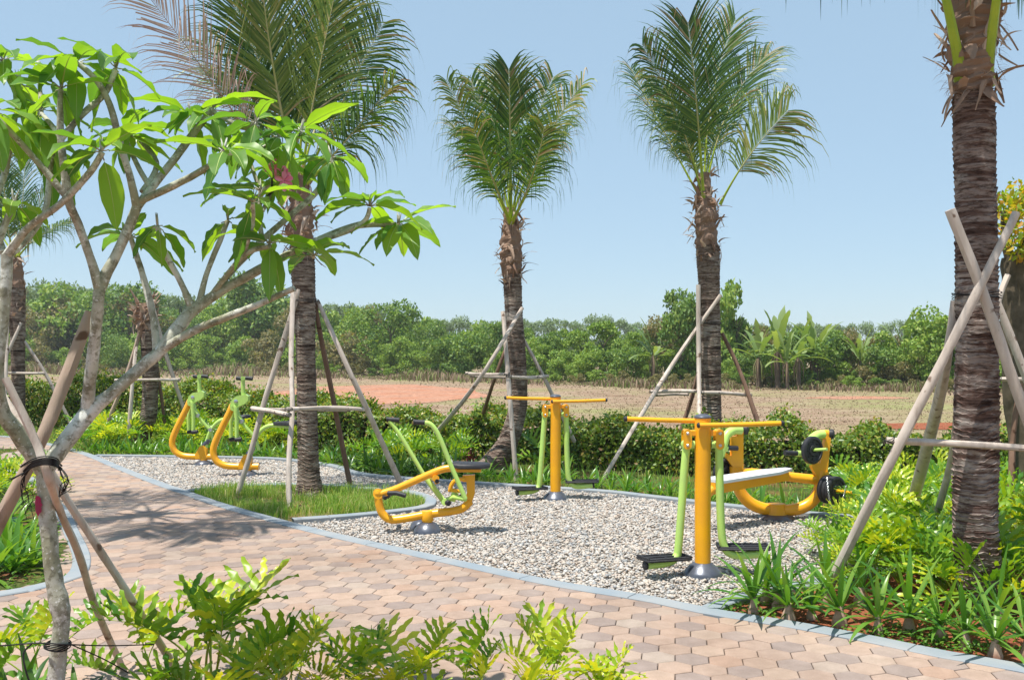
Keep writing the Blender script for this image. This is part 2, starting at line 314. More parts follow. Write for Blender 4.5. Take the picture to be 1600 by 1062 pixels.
# terrain
tb=bpy.data.meshes.new('terrain'); S_=900
tb.from_pydata([(-S_,-60,-.06),(S_,-60,-.06),(S_,1500,-.06),(-S_,1500,-.06)],[],[(0,1,2,3)]); tb.materials.append(M['field']); t_=link('terrain',tb); tag(t_,'dry grassy field stretching from the hedge to the distant trees',kind='structure')
pav=[(x,y) for x,y in FRONT]+[(8.5,2.2),(-14,2.2)]
lbed_in=LBED+[(-9.5,LBED[-1][1]),(-9.5,LBED[0][1])]
sheet('paving_base',pav,-.03,M['mortar'])
# hexagonal pavers
def hexpave():
    wd=.198; s=wd/math.sqrt(3); row=1.5*s; th=R(-10); ct,st=math.cos(th),math.sin(th); rnd=random.Random(5)
    fr=np.array(FRONT); lb=np.array(LBED); mb=MB(); gap=.0028
    for j in range(-120,240):
        for i in range(-120,120):
            a=2*i+(j%2); u=a*wd/2; v=j*row; x=u*ct-v*st; y=u*st+v*ct+8
            if y<2.6 or y>25 or x<-12 or x>6.2 or abs(x)>y*.62+.6: continue
            dF=distline(x,y,FRONT); inn=bool(inpoly(x,y,pav)); inl=bool(inpoly(x,y,lbed_in)); dL=distline(x,y,LBED)
            if (not inn and dF>.07) or (inl and dL>.04): continue
            dark=((a-3*j)%6==0); dark=dark if rnd.random()<.93 else rnd.random()<.3
            z=rnd.uniform(-.0022,.0022); tx=rnd.uniform(-.006,.006); ty=rnd.uniform(-.006,.006)
            ring=[]
            for k in range(6):
                an=R(30+60*k); hx,hy=math.cos(an),math.sin(an); ring.append((hx,hy))
            vs=[]
            for (rr,zz) in ((s-gap,-.02),(s-gap,-.004),(s-gap-.005,0)):
                for hx,hy in ring:
                    lx,ly=hx*rr,hy*rr; vs.append((x+lx*ct-ly*st,y+lx*st+ly*ct,zz+z+lx*tx+ly*ty))
            fs=[(r*6+k,r*6+(k+1)%6,(r+1)*6+(k+1)%6,(r+1)*6+k) for r in range(2) for k in range(6)]+[tuple(range(12,18))]
            mb.add(vs,fs,1 if dark else 0)
    o=mb.build('paved_path',[M['tile'],M['tiled']],smooth=False); tag(o,'path of hexagonal peach and mauve pavers curving through the garden',kind='structure')
hexpave()
kerb('kerb',FRONT,-.02 if False else 0,KW,.012,'long blue grey kerb between the paved path and the gravel')
kerb('kerb',BACK,-.07,.07,.014,'grey kerb along the rear edge of the gravel')
kerb('kerb',TIP,-.07,.07,.013,'short grey kerb around the tip of the right flower bed')
kerb('kerb',PIT,-.07,.07,.015,'curved kerb around the grass pit of the leaning staked palm')
kerb('kerb',LBED,0,.15,.0125,'blue grey kerb around the flower bed at the left')
FRI=offs(FRONT,KW)
def nearest(line,p): return min(range(len(line)),key=lambda i:(line[i][0]-p[0])**2+(line[i][1]-p[1])**2)
i0=nearest(FRI,BACK[0]); i1=nearest(FRI,TIP[0])
gravel=FRI[i0:i1+1]+TIP[1:]+BACK[::-1]
sheet('gravel_bed',gravel,-.052,M['gravelbase'],'sandy base under the gravel of the exercise area')
j0=nearest(FRI,PIT[0]); j1=nearest(FRI,PIT[-1])
pit=FRI[j0:j1+1]+PIT[::-1]
sheet('tree_pit_soil',pit,-.035,M['pitsoil'])
rbed=FRI[i1:]+[(6.5,FRI[-1][1]),(6.5,9.0)]+TIP[::-1]
sheet('flower_bed_soil',rbed,-.022,M['redsoil'],'red soil of the flower bed at the right')
sheet('flower_bed_soil',[p for p in LBED]+[(-9.5,LBED[-1][1]),(-9.5,LBED[0][1])],-.02,M['bedsoil'],'soil of the flower bed at the left')
HEDGE=[G(-250,664),G(0,664),G(150,666),G(300,676),G(420,689),G(560,705),G(680,707),G(900,721),G(1100,735),G(1300,746),G(1500,752),G(1800,762),G(2100,770)]
HL=[tuple(p) for p in catmull([tuple(v)[:2] for v in HEDGE],5)]
bed_back=BACK+[(8.5,8.6),(12,9)]+[(p[0],p[1]+.6) for p in HL[::-1]]+[(-16,25)]+FRONT[1:nearest(FRONT,BACK[0])]
sheet('garden_bed_soil',bed_back,-.046,M['bedsoil'],'planted soil strip between the gravel and the hedge')
# orange dirt patch in the field
rg=random.Random(3)
def blobpoly(x0,x1,ya,yb,n=40,seed=0,px=True):
    out=[]
    for k in range(n):
        a=2*math.pi*k/n; r=1+.16*noise.noise(Vector((math.cos(a)*2+seed,math.sin(a)*2,seed))); cx,cy=(x0+x1)/2,(ya+yb)/2
        g=G(cx+(x1-x0)/2*math.cos(a)*r, cy+(yb-ya)/2*math.sin(a)*r*.95); out.append((g.x,g.y))
    return out
sheet('dirt_patch',blobpoly(430,760,599,630,seed=2),-.050,M['dirt'],'large orange dirt patch on the field')
sheet('dirt_patch',blobpoly(1260,1420,617,622,seed=5),-.048,M['dirt'],'thin reddish dirt streak on the field at the right')
sheet('dirt_patch',blobpoly(1350,1600,657,668,seed=8),-.044,M['redsoil'],'bare reddish earth strip behind the hedge at the right')
# gravel pebbles
rng=np.random.default_rng(7)
t5=(1+5**.5)/2; ICO=unit(np.array([(-1,t5,0),(1,t5,0),(-1,-t5,0),(1,-t5,0),(0,-1,t5),(0,1,t5),(0,-1,-t5),(0,1,-t5),(t5,0,-1),(t5,0,1),(-t5,0,-1),(-t5,0,1)],float))
ICF=np.array([(0,11,5),(0,5,1),(0,1,7),(0,7,10),(0,10,11),(1,5,9),(5,11,4),(11,10,2),(10,7,6),(7,1,8),(3,9,4),(3,4,2),(3,2,6),(3,6,8),(3,8,9),(4,9,5),(2,4,11),(6,2,10),(8,6,7),(9,8,1)])
def rotm(rng,n):
    q=unit(rng.normal(size=(n,4))); w_,x,y,z=q.T
    return np.stack([1-2*(y*y+z*z),2*(x*y-z*w_),2*(x*z+y*w_),2*(x*y+z*w_),1-2*(x*x+z*z),2*(y*z-x*w_),2*(x*z-y*w_),2*(y*z+x*w_),1-2*(x*x+y*y)],-1).reshape(-1,3,3)
def yrot(rng,n,tilt=.35):
    a=rng.uniform(0,2*math.pi,n);b=rng.normal(0,tilt,n); ca,sa,cb,sb=np.cos(a),np.sin(a),np.cos(b),np.sin(b); z=np.zeros(n);o=np.ones(n)
    A=np.stack([ca,-sa,z,sa,ca,z,z,z,o],-1).reshape(-1,3,3); B=np.stack([o,z,z,z,cb,-sb,z,sb,cb],-1).reshape(-1,3,3); return A@B
def pebbles():
    Vs=[];Fs=[];tot=0
    for n,zl,zh,sc in ((50000,-.045,-.03,1.0),(50000,-.03,-.017,.95)):
        x,y=scatter(rng,gravel,n); keep=~inpoly(x,y,pit)&(distline(x,y,BACK)>.075)&(distline(x,y,TIP)>.075)&(distline(x,y,PIT)>.075)&(distline(x,y,FRI)>.012); x,y=x[keep],y[keep]; n=len(x)
        z=rng.uniform(zl,zh,n)+.006*np.sin(x*2.1)*np.sin(y*1.7); s=rng.lognormal(math.log(.0128),.33,n)*sc*(1+.012*(y-8)); s=np.clip(s,.007,.036)
        sc3=np.stack([s*rng.uniform(.8,1.35,n),s*rng.uniform(.7,1.1,n),s*rng.uniform(.4,.75,n)],-1)
        v=ICO[None]*(1+rng.normal(0,.10,(n,12,1)))*sc3[:,None,:]; v=np.einsum('nij,nkj->nki',yrot(rng,n),v)+np.stack([x,y,z],-1)[:,None]
        Vs.append(v.reshape(-1,3)); Fs.append((ICF[None]+np.arange(n)[:,None,None]*12+tot).reshape(-1,3)); tot+=n*12
    me=npmesh('gravel',np.concatenate(Vs),[np.concatenate(Fs)],M['pebble'],True); o=link('gravel',me); tag(o,'pale mixed river pebbles covering the exercise area','gravel',kind='stuff')
pebbles()
# ---------------------------------------------------------------- grass and ground cover (stuff)
def grass(name,poly,n,hl,hh,wl,mat,label,seed,z=-.03,dens=None,excl=None):
    r=np.random.default_rng(seed); x,y=scatter(r,poly,n)
    if dens is not None:
        k=dens(x,y,r); x,y=x[k],y[k]
    if excl is not None:
        k=excl(x,y); x,y=x[k],y[k]
    n=len(x); a=r.uniform(0,2*math.pi,n); cl=.5+.5*np.sin(x*1.9+3*np.sin(y*1.3))*np.sin(y*2.3+x)
    L=r.uniform(hl,hh,n)*(.55+.75*cl); v,f=blades(np.stack([x,y,np.full(n,z)],-1),np.stack([np.cos(a),np.sin(a),a*0],-1),L,r.uniform(.6,1.3,n)*wl,r.uniform(.1,.8,n))
    o=link(name,npmesh(name,v,f,mat)); tag(o,label,'grass',kind='stuff'); return o
def leafy(name,poly,n,sz,hh,mat,label,seed,z=-.03,dens=None,cat='ground cover'):
    r=np.random.default_rng(seed); x,y=scatter(r,poly,n)
    if dens is not None:
        k=dens(x,y,r); x,y=x[k],y[k]
    n=len(x); cl=np.clip(.5+.6*np.sin(x*4.1+2*np.sin(y*3.3))*np.sin(y*5.3+x*2),.1,1); p=np.stack([x,y,z+r.uniform(0,1,n)*hh*cl],-1)
    D=unit(r.normal(size=(n,3))*[1,1,.35]+[0,0,.35]); v,q=leafcards(p,D,np.tile([0,0,1.],(n,1)),r.uniform(.6,1.2,n)*sz,r.uniform(.35,.6,n)*sz)
    o=link(name,npmesh(name,v,[q],mat)); tag(o,label,cat,kind='stuff')
grass('grass',pit,24000,.03,.20,.006,M['grass'],'bright green grass tufts inside the tree pit',11,dens=lambda x,y,r:r.random(len(x))<np.clip(.62+.75*np.sin(x*3.3+2*np.sin(y*2.1))*np.sin(y*4.1+x*1.7),.12,1),excl=lambda x,y:(distline(x,y,PIT)>.08))
def nb(x,y,r): return r.random(len(x))<np.clip(1.1-distline(x,y,FRI)/.75,.1,1)*(np.sin(x*3.1+1)*np.sin(y*4.3+x)>-.45)
leafy('ground_cover',rbed,22000,.045,.07,M['ground_leaf'],'low leafy green ground cover between the bulb lilies at the right',12,z=-.022,dens=nb)
leafy('ground_cover',[p for p in LBED]+[(-9.5,LBED[-1][1]),(-9.5,LBED[0][1])],9000,.045,.07,M['ground_leaf'],'low leafy ground cover in the left flower bed',13,z=-.02)
grass('grass',bed_back,60000,.05,.17,.009,M['grass'],'green grass and ground cover in the strip behind the gravel',14,z=-.046,dens=lambda x,y,r:(r.random(len(x))<np.where(x<-2,1,.30+.7*(distline(x,y,BACK)<.5)))&(y<26),excl=lambda x,y:distline(x,y,BACK)>.08)
# field grass: denser nearer the camera
def fieldgrass():
    r=np.random.default_rng(15); n=60000; d=1/r.uniform(1/100,1/13,n); u=r.uniform(-.62,.62,n); x=u*d;y=d
    hy=np.interp(x,[p[0] for p in HL],[p[1] for p in HL]); k=(y>hy+.6)&~inpoly(x,y,blobpoly(440,755,600,629,seed=2)); x,y=x[k],y[k]; n=len(x)
    a=r.uniform(0,6.28,n); cl=.4+.6*r.random(n); L=(.02+.0007*y)*cl*r.uniform(.6,1.6,n); v,f=blades(np.stack([x,y,np.full(n,-.06)],-1),np.stack([np.cos(a),np.sin(a),a*0],-1),L,.008+.0011*y*r.uniform(.6,1.3,n),r.uniform(.2,.9,n))
    o=link('dry_grass',npmesh('dry_grass',v,f,M['drygrass'])); tag(o,'short dry tan grass over the open field','grass',kind='stuff')
    n=16000; px=r.uniform(-100,1700,n); by=np.interp(px,[0,400,700,1000,1300,1600],[579,582,590,600,604,609])+r.normal(0,2.0,n)+1.5; by=np.clip(by,574,630); Y=2610/(by-558); x=(px-800)*Y/FPX; a=r.uniform(0,6.28,n)
    L=Y*r.uniform(.002,.009,n)*(1+.9*np.sin(px*.03)*np.sin(px*.011+1)); v,f=blades(np.stack([x,Y,np.full(n,-.06)],-1),np.stack([np.cos(a),np.sin(a),a*0],-1),L,.0016*Y*r.uniform(.5,1.2,n),r.uniform(.1,.8,n))
    o=link('dry_brush',npmesh('dry_brush',v,f,M['brush'])); tag(o,'tall brownish dry brush along the foot of the far trees','brush',kind='stuff')
fieldgrass()
# ---------------------------------------------------------------- hedge
def hedge():
    r=np.random.default_rng(21); L=np.array(HL); seg=np.hypot(*(L[1:]-L[:-1]).T); cum=np.concatenate([[0],np.cumsum(seg)]); tot=cum[-1]
    e=empty('hedge',(HL[30][0],HL[30][1],0),'long uneven trimmed green hedge between the garden and the field','hedge'); n=150000
    hx=[-30,-11,-8,-5,-1.5,2,12]; hh=[1.15,1.12,1.1,.95,.78,.70,.70]
    u=r.uniform(0,tot,n); cx=np.interp(u,cum,L[:,0]); cy=np.interp(u,cum,L[:,1]); i=np.clip(np.searchsorted(cum,u)-1,0,len(seg)-1); t=(L[i+1]-L[i])/seg[i][:,None]; nx,ny=-t[:,1],t[:,0]
    keep=(np.abs(cx)<cy*.64+1); H=np.interp(cx,hx,hh)*(1+.11*np.sin(cx*1.7+1)+.12*np.sin(cx*4.3)*np.sin(cx*.9)+.07*np.sin(cx*9+2*np.sin(cx*2))); D=.48
    an=r.uniform(-.15,math.pi*.8,n); rad=1-np.abs(r.normal(0,.13,n)); rad=np.where(r.random(n)<.10,rad+.38*r.random(n)**1.5,rad)
    ca,sa=np.cos(an),np.sin(an); sq=1/np.maximum(np.abs(ca),np.abs(sa))**.55
    off=-D*ca*sq*rad*(1+.18*np.sin(cx*5+an*3)); z=np.clip(H*(.5+.5*sa*sq*rad),0,2); z=np.where(an<.5,r.uniform(0.02,1,n)*H*.8,z); z=z*(1+.08*np.sin(u*7)*np.sin(u*2.3))
    x=cx+nx*off; y=cy+ny*off; k=keep&(z>0); x,y,z,ca,sa,nx,ny=[a[k] for a in (x,y,z,ca,sa,nx,ny)]; n=len(x)
    N=unit(np.stack([-nx*ca,-ny*ca,sa+.15],-1)+r.normal(0,.35,(n,3))); Dd=unit(r.normal(size=(n,3))+N*.6+[0,0,.25]); s=r.uniform(.04,.085,n)*(.7+y/45)
    v,q=leafcards(np.stack([x,y,z],-1)-np.array(e.location),Dd,N,s,s*.55)
    link('foliage',npmesh('foliage',v,[q],M['hedge']),e)
    # twigs, and an added dark solid core that blocks see-through
    mb=MB(); mb.off=Vector(e.location); rr=random.Random(4)
    for k in range(0,1500):
        uu=rr.uniform(0,tot); a=np.interp(uu,cum,L[:,0]);b=np.interp(uu,cum,L[:,1])
        if abs(a)>b*.64+1: continue
        h=np.interp(a,hx,hh); p=Vector((a+rr.gauss(0,.18),b+rr.gauss(0,.16),-.05)); q_=p+Vector((rr.gauss(0,.15),rr.gauss(0,.15),h*rr.uniform(.6,.9))); mb.tube([p,(p+q_)/2+Vector((rr.gauss(0,.03),0,0)),q_],[.011,.008,.003],4,caps=False)
    for a,b in zip(HL[:-1],HL[1:]):  # thick dark filler tubes inside the leaves, not real branches
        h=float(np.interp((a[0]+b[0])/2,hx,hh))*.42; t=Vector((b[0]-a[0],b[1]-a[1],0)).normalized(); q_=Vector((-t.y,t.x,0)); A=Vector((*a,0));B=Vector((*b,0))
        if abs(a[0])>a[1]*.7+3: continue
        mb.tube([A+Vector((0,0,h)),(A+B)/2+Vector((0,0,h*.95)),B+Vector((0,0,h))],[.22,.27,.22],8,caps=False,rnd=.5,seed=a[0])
    mb.build('branches',M['twig'],e)
hedge()
# ---------------------------------------------------------------- exercise machines
YW=2610/(893-558)
def bolt(mb,p,ax,r=.014): mb.lathe([(r,0),(r,.006),(r*.6,.012)],p,ax,8)
def make_walker():
    e=empty('air_walker',(0,0,0),'x','exercise machine')
    b=MB(); b.tube([(0,0,.06),(0,0,.4),(0,0,1.29)],.067,28); b.lathe([(.067,1.28),(.069,1.285),(.069,1.292)],n=28); b.build('post',M['yellow'],e)
    b=MB(); b.lathe([(.071,1.290),(.071,1.302),(.055,1.318),(.02,1.325)],n=24); b.build('post_cap',M['steel'],e)
    b=MB(); b.lathe([(.165,-.05),(.165,-.01),(.15,.012),(.115,.05),(.078,.078),(.072,.082)],n=32); b.build('base_cover',M['steel'],e)
    for sx,sy,z in ((-1,.045,1.262),(1,-.085,1.235)):
        x0=-.045*sx; b=MB(); b.tube([(x0,sy,z),(sx*.3,sy,z+.006),(sx*.63,sy,z+.018)],.021,14); h=b.build('handlebar',M['yellow'],e)
        b=MB(); b.lathe([(.023,0),(.023,.02),(.015,.028)],(sx*.63,sy,z+.018),(sx,0,.02),12); b.lathe([(.023,0),(.023,.012),(.015,.02)],(x0,sy,z),(-sx,0,0),12); b.build('end_cap',M['rubber'],h)
    for sx in (-1,1):
        b=MB(); b.box((sx*.095,0,1.165),.10,.05,.05); 
        pl=[]
        for k in range(12):
            a=math.pi*k/11; pl.append(Vector((sx*.135+.034*math.cos(a),-.045,1.165+.034*math.sin(a))))
        for k in range(12):
            a=math.pi+math.pi*k/11; pl.append(Vector((sx*.135+.034*math.cos(a),-.045,1.065+.034*math.sin(a))))
        b.prism(pl,(0,.014,0)); b.prism([p+Vector((0,.10,0)) for p in pl],(0,.014,0)); b.box((sx*.135,.005,1.175),.05,.09,.04)
        br=b.build('bracket',M['yellow'],e,sharp=35)
        b=MB(); bolt(b,(sx*.135,-.053,1.165),(0,-1,0)); bolt(b,(sx*.135,-.053,1.065),(0,-1,0)); b.build('bolt',M['chrome'],br)
    for sx in (-1,1):
        b=MB(); X=sx*.135; b.tube([(X,-.036,1.065),(X,.0,1.065),(X,.042,1.065)],.043,16); b.tube([(X-sx*.065,.0,1.07),(X,.0,1.07)],.034,14)
        if sx<0: pts=[(X,0,1.07),(X-.02,0,.85),(X-.045,0,.5),(X-.07,0,.2),(X-.085,-.005,.135),(X-.13,-.03,.10),(X-.22,-.08,.088),(X-.36,-.15,.088)]
        else: pts=[(X,0,1.07),(X+.005,0,.85),(X+.014,0,.5),(X+.026,0,.3),(X+.05,0,.20),(X+.10,-.005,.155),(X+.17,-.01,.14),(X+.34,-.03,.16)]
        c=catmull(pts,4); b.tube(c,.034,16); b.build('swing_arm',M['green'],e)
        g=pts[-1]; b=MB()
        if sx<0: c=Vector((X-.20,-.07,.128)); rot=Matrix.Rotation(R(24),3,'Z')@Matrix.Rotation(R(2),3,'Y')
        else: c=Vector((X+.21,.03,.20)); rot=Matrix.Rotation(R(-6),3,'Z')@Matrix.Rotation(R(-1),3,'Y')
        b.box(c,.43,.20,.02,rot,bev=.008); 
        for k in (-1,0,1): b.box(c+rot@Vector((0,k*.085,.014)),.41,.012,.014,rot,bev=.003)
        for k in (-1,1): b.box(c+rot@Vector((k*.205,0,.018)),.015,.19,.022,rot,bev=.003)
        b.box(c+rot@Vector((0,0,.012)),.012,.17,.008,rot,bev=.002)
        fp=b.build('footplate',M['rubber'],e)
        b=MB(); gd=(Vector(pts[-1])-Vector(pts[-2])).normalized(); b.lathe([(.036,0),(.036,.018),(.022,.026)],g,gd,14); b.build('end_cap',M['rubber'],fp)
    return e
def kids(o): return [c for c in bpy.data.objects if c.parent==o]
def dup(root,loc,rz,label,sc=None,group=None):
    def cp(o,par):
        c=o.copy(); C.objects.link(c); c.parent=par
        for ch in kidmap.get(o.name,[]): cp(ch,c)
        return c
    kidmap={}
    for o in bpy.data.objects:
        if o.parent is not None: kidmap.setdefault(o.parent.name,[]).append(o)
    r=cp(root,None); r.location=loc; r.rotation_euler=(0,0,rz)
    if sc: r.scale=(sc,sc,sc) if not hasattr(sc,'__len__') else sc
    if label: r['label']=label
    if group: r['group']=group
    return r
wk=make_walker(); wk.location=G(1098,893); wk.location.z=0; wk['label']='yellow post air walker with green swing arms standing nearest to the paved path'; wk['group']='twin arm air walkers'
dup(wk,G(868,777),R(3),'yellow post air walker with green swing arms standing at the rear kerb of the gravel')
# rower -------------------------------------------------------
def rower():
    Yr=G(668,828).y; o0=G(668,828); o0.z=0
    e=empty('rowing_machine',o0,'yellow framed rowing machine with black seat and green levers at the left of the gravel','exercise machine')
    inv=Vector(o0)
    def q(px,py,dy=0): return P(px,py,Yr+dy)-inv
    k=Yr/FPX
    b=MB(); b.lathe([(.15,-.05),(.15,-.01),(.135,.02),(.10,.065),(.05,.09),(.04,.093)],n=32); b.lathe([(.12,-.05),(.12,-.01),(.11,.02),(.08,.055),(.04,.075)],(-.09,.22,0),n=28); b.build('base_cover',M['steel'],e)
    b=MB(); b.tube([(0,0,.07),(0,0,.2)],.055,20); b.lathe([(.062,.10),(.064,.105),(.064,.20),(.06,.205)],n=20)
    b.tube(catmull([q(591,770),q(592,785),q(597,801),q(610,811),q(635,809),q(668,803),q(700,799),q(722,794),q(735,782)],5),.043,16)
    f=b.build('lower_frame',M['yellow'],e)
    b=MB(); b.tube([q(591,771,-.035),q(591,771,.04)],.055,16); b.lathe([(.0,-.05),(.035,-.04),(.048,0),(.035,.04),(0,.05)],q(590,770),(0,1,0),14)
    b.tube(catmull([q(592,772),q(615,765),q(650,750),q(685,735),q(703,731),q(722,731),q(752,732)],4),.038,16); b.box(q(733,734),.25,.10,.035); b.build('beam',M['yellow'],e)
    b=MB(); b.prism([q(723,742),q(742,741),q(742,770),q(737,786),q(727,797),q(718,798),q(720,790),q(727,782),q(730,768),q(729,752),q(723,752)],(0,.06,0)); b.tube(catmull([q(727,748,-.04),q(712,750,-.04),q(705,758,-.04),q(703,768,-.04)],4),.022,10); b.build('rear_plate',M['yellow'],e,sharp=35)
    b=MB(); b.tube([q(706,765,-.1),q(722,768,-.1),q(722,776,-.1)],.02,10); b.build('stop_bracket',M['yellow'],e)
    b=MB(); pr=[]
    c=q(736,727)
    ring=[(-.20,-.10),(-.20,.10),(-.12,.145),(.05,.15),(.16,.12),(.20,.05),(.20,-.05),(.16,-.12),(.05,-.15),(-.12,-.145)]
    vs=[];
    for z,s in ((-.022,.93),(-.012,1),(.010,1),(.024,.94),(.030,.75)): vs+=[c+Vector((x*s,y*s,z+(.010 if x<-.15 else 0))) for x,y in ring]
    n=10; b.add(vs,[(i*n+j,i*n+(j+1)%n,(i+1)*n+(j+1)%n,(i+1)*n+j) for i in range(4) for j in range(n)]+[tuple(range(n-1,-1,-1)),tuple(range(40,50))]); b.build('seat',M['rubber'],e)
    for a,c_ in (((619,770),(633,774)),):
        b=MB(); b.tube([q(606,770,-.16),q(620,770,-.18),q(634,774,-.2)],.024,12); b.tube([q(600,776,-.04),q(602,778,-.1)],.02,10); b.build('footrest',M['rubber'],e)
    b=MB(); b.tube([q(606,775,.05),q(608,771,.22),q(610,772,.36)],.024,12); b.build('footrest',M['rubber'],e)
    for lv,(pts,gr) in enumerate(((([608,656,.26],[628,684,.26],[664,744,.26],[682,768,.26],[695,784,.2]),([606,655,.26],[624,656,.26])),(([662,660,-.22],[672,662,-.22],[681,672,-.22],[690,690,-.22],[705,728,-.22],[720,762,-.22],[727,779,-.22]),([648,659,-.22],[664,660,-.22])))):
        b=MB(); b.tube(catmull([q(*p) for p in pts],5),.022 if lv==0 else .024,12)
        if lv==0: b.tube([q(664,744,.26),q(695,785,.2)],.03,12)
        L=b.build('lever',M['green'],e); b=MB(); b.tube([q(*p) for p in gr],.026,12); b.lathe([(.03,0),(.03,.012)],q(*gr[0]),(-1,0,0),12); b.build('grip',M['rubber'],L)
    b=MB(); b.tube([q(694,784,.22),q(695,784,-.1)],.034,14); b.tube([q(695,783,0),q(710,776,-.1),q(727,779,-.22)],.028,12); b.tube([q(712,768,-.05),q(706,782,-.05)],.035,12); b.build('crank',M['green'],e)
    b=MB(); b.lathe([(.03,0),(.03,.03),(.02,.04)],q(699,785,-.12),(.5,-1,0),12); b.lathe([(.03,0),(.03,.03)],q(720,776,-.14),(.5,-1,0),12); b.lathe([(.022,0),(.022,.03)],q(683,751,-.05),(0,-1,0),10); b.build('pivot_cap',M['rubber'],e)
    b=MB(); b.tube([q(675,744,.3),q(681,747,-.06)],.036,12); b.tube([q(681,747,-.04),q(683,755,-.04)],.025,10); b.build('pivot_sleeve',M['yellow'],e)
rower()
# horse riders ------------------------------------------------
def rider():
    Yr=G(318,724).y; o0=G(318,724); o0.z=0; e=empty('riding_trainer',o0,'yellow and green riding trainer at the far left end of the gravel','exercise machine','riding trainers at the left end')
    def q(px,py,dy=0): return P(px,py,Yr+dy)-o0
    b=MB(); b.lathe([(.15,-.05),(.15,-.01),(.12,.03),(.06,.06)],n=24); b.build('base_cover',M['steel'],e)
    b=MB(); b.tube([(0,0,.03),(0,0,.16)],.06,18); b.tube(catmull([q(334,713),q(318,713),q(300,713),q(284,711),q(273,704),q(269,691),q(273,676),q(283,655),q(292,637),q(297,626),q(302,621)],4),.052,16); b.prism([q(306,710),q(313,697),q(319,695),q(324,700),q(324,716),q(306,716)],(0,.10,0)); b.build('frame',M['yellow'],e)
    b=MB(); b.prism([q(294,626),q(297,618),q(303,613),q(311,612),q(316,610),q(320,613),q(320,619),q(315,624),q(306,628),q(299,634),q(295,632)],(0,.12,0)); b.tube([q(312,613),q(311,588)],.032,12); b.tube([q(309,589,0),q(314,588,0)],.03,10); b.tube([q(311,588,-.04),q(311,588,.04)],.034,10)
    b.tube([q(306,588),q(321,588)],.022,10); hp=b.build('handle_post',M['green'],e,sharp=35)
    for a,c in ((302,309),(315,325)):
        b=MB(); b.tube([q(a,587.5),q(c,588.5)],.031,12); b.build('grip',M['rubber'],hp)
    b=MB(); bolt(b,q(301,620.5,-.06),(0,-1,0),.032); b.lathe([(.034,0),(.034,.03)],q(309,649,-.03),(0,-1,0),12); b.lathe([(.034,0),(.034,.03)],q(329,671,-.03),(0,-1,0),12); b.build('bolt',M['chrome'],e)
    for d,t in ((-.10,0),(.14,-7)):
        b=MB(); b.tube(catmull([q(297,627,d),q(300,632,d),q(302+t,650,d),q(302+t,676,d)],4),.03,12); L=b.build('foot_arm',M['green'],e); b=MB(); b.tube([q(300+t,675,d-.02),q(309+t,674,d-.02)],.032,12); b.build('footrest',M['rubber'],L)
    b=MB(); b.tube([q(299,630),q(309,650),q(329,672),q(334,690)],.026,12); b.tube([q(300,628),q(303,640),q(309,650)],.045,12); b.build('link_bar',M['green'],e)
    b=MB(); b.tube(catmull([q(320,706),q(323,690),q(328,675),q(338,661),q(350,655),q(366,655),q(382,658)],5),.032,12); b.build('seat_arm',M['green'],e)
    b=MB(); b.tube([q(318,696),q(324,690),q(326,686)],.04,12); b.build('damper',M['steel'],e)
    b=MB(); c=q(373,652); ring=[(math.cos(a)*.21,math.sin(a)*.13) for a in [2*math.pi*i/16 for i in range(16)]]; vs=[]
    for z,s in ((-.03,.8),(-.02,1),(.012,1),(.028,.9),(.033,.6)): vs+=[c+Vector((x*s,y*s*(1-.35*(x<0)),z+(.02 if x>.1 else 0))) for x,y in ring]
    n=16; b.add(vs,[(i*n+j,i*n+(j+1)%n,(i+1)*n+(j+1)%n,(i+1)*n+j) for i in range(4) for j in range(n)]+[tuple(range(n-1,-1,-1)),tuple(range(64,80))]); b.build('seat',M['rubber'],e)
    return e
rd=rider(); g=G(387,740.5); g.z=0; dup(rd,g,0,'yellow and green riding trainer in front, beside the leaning stake of the staked palm')
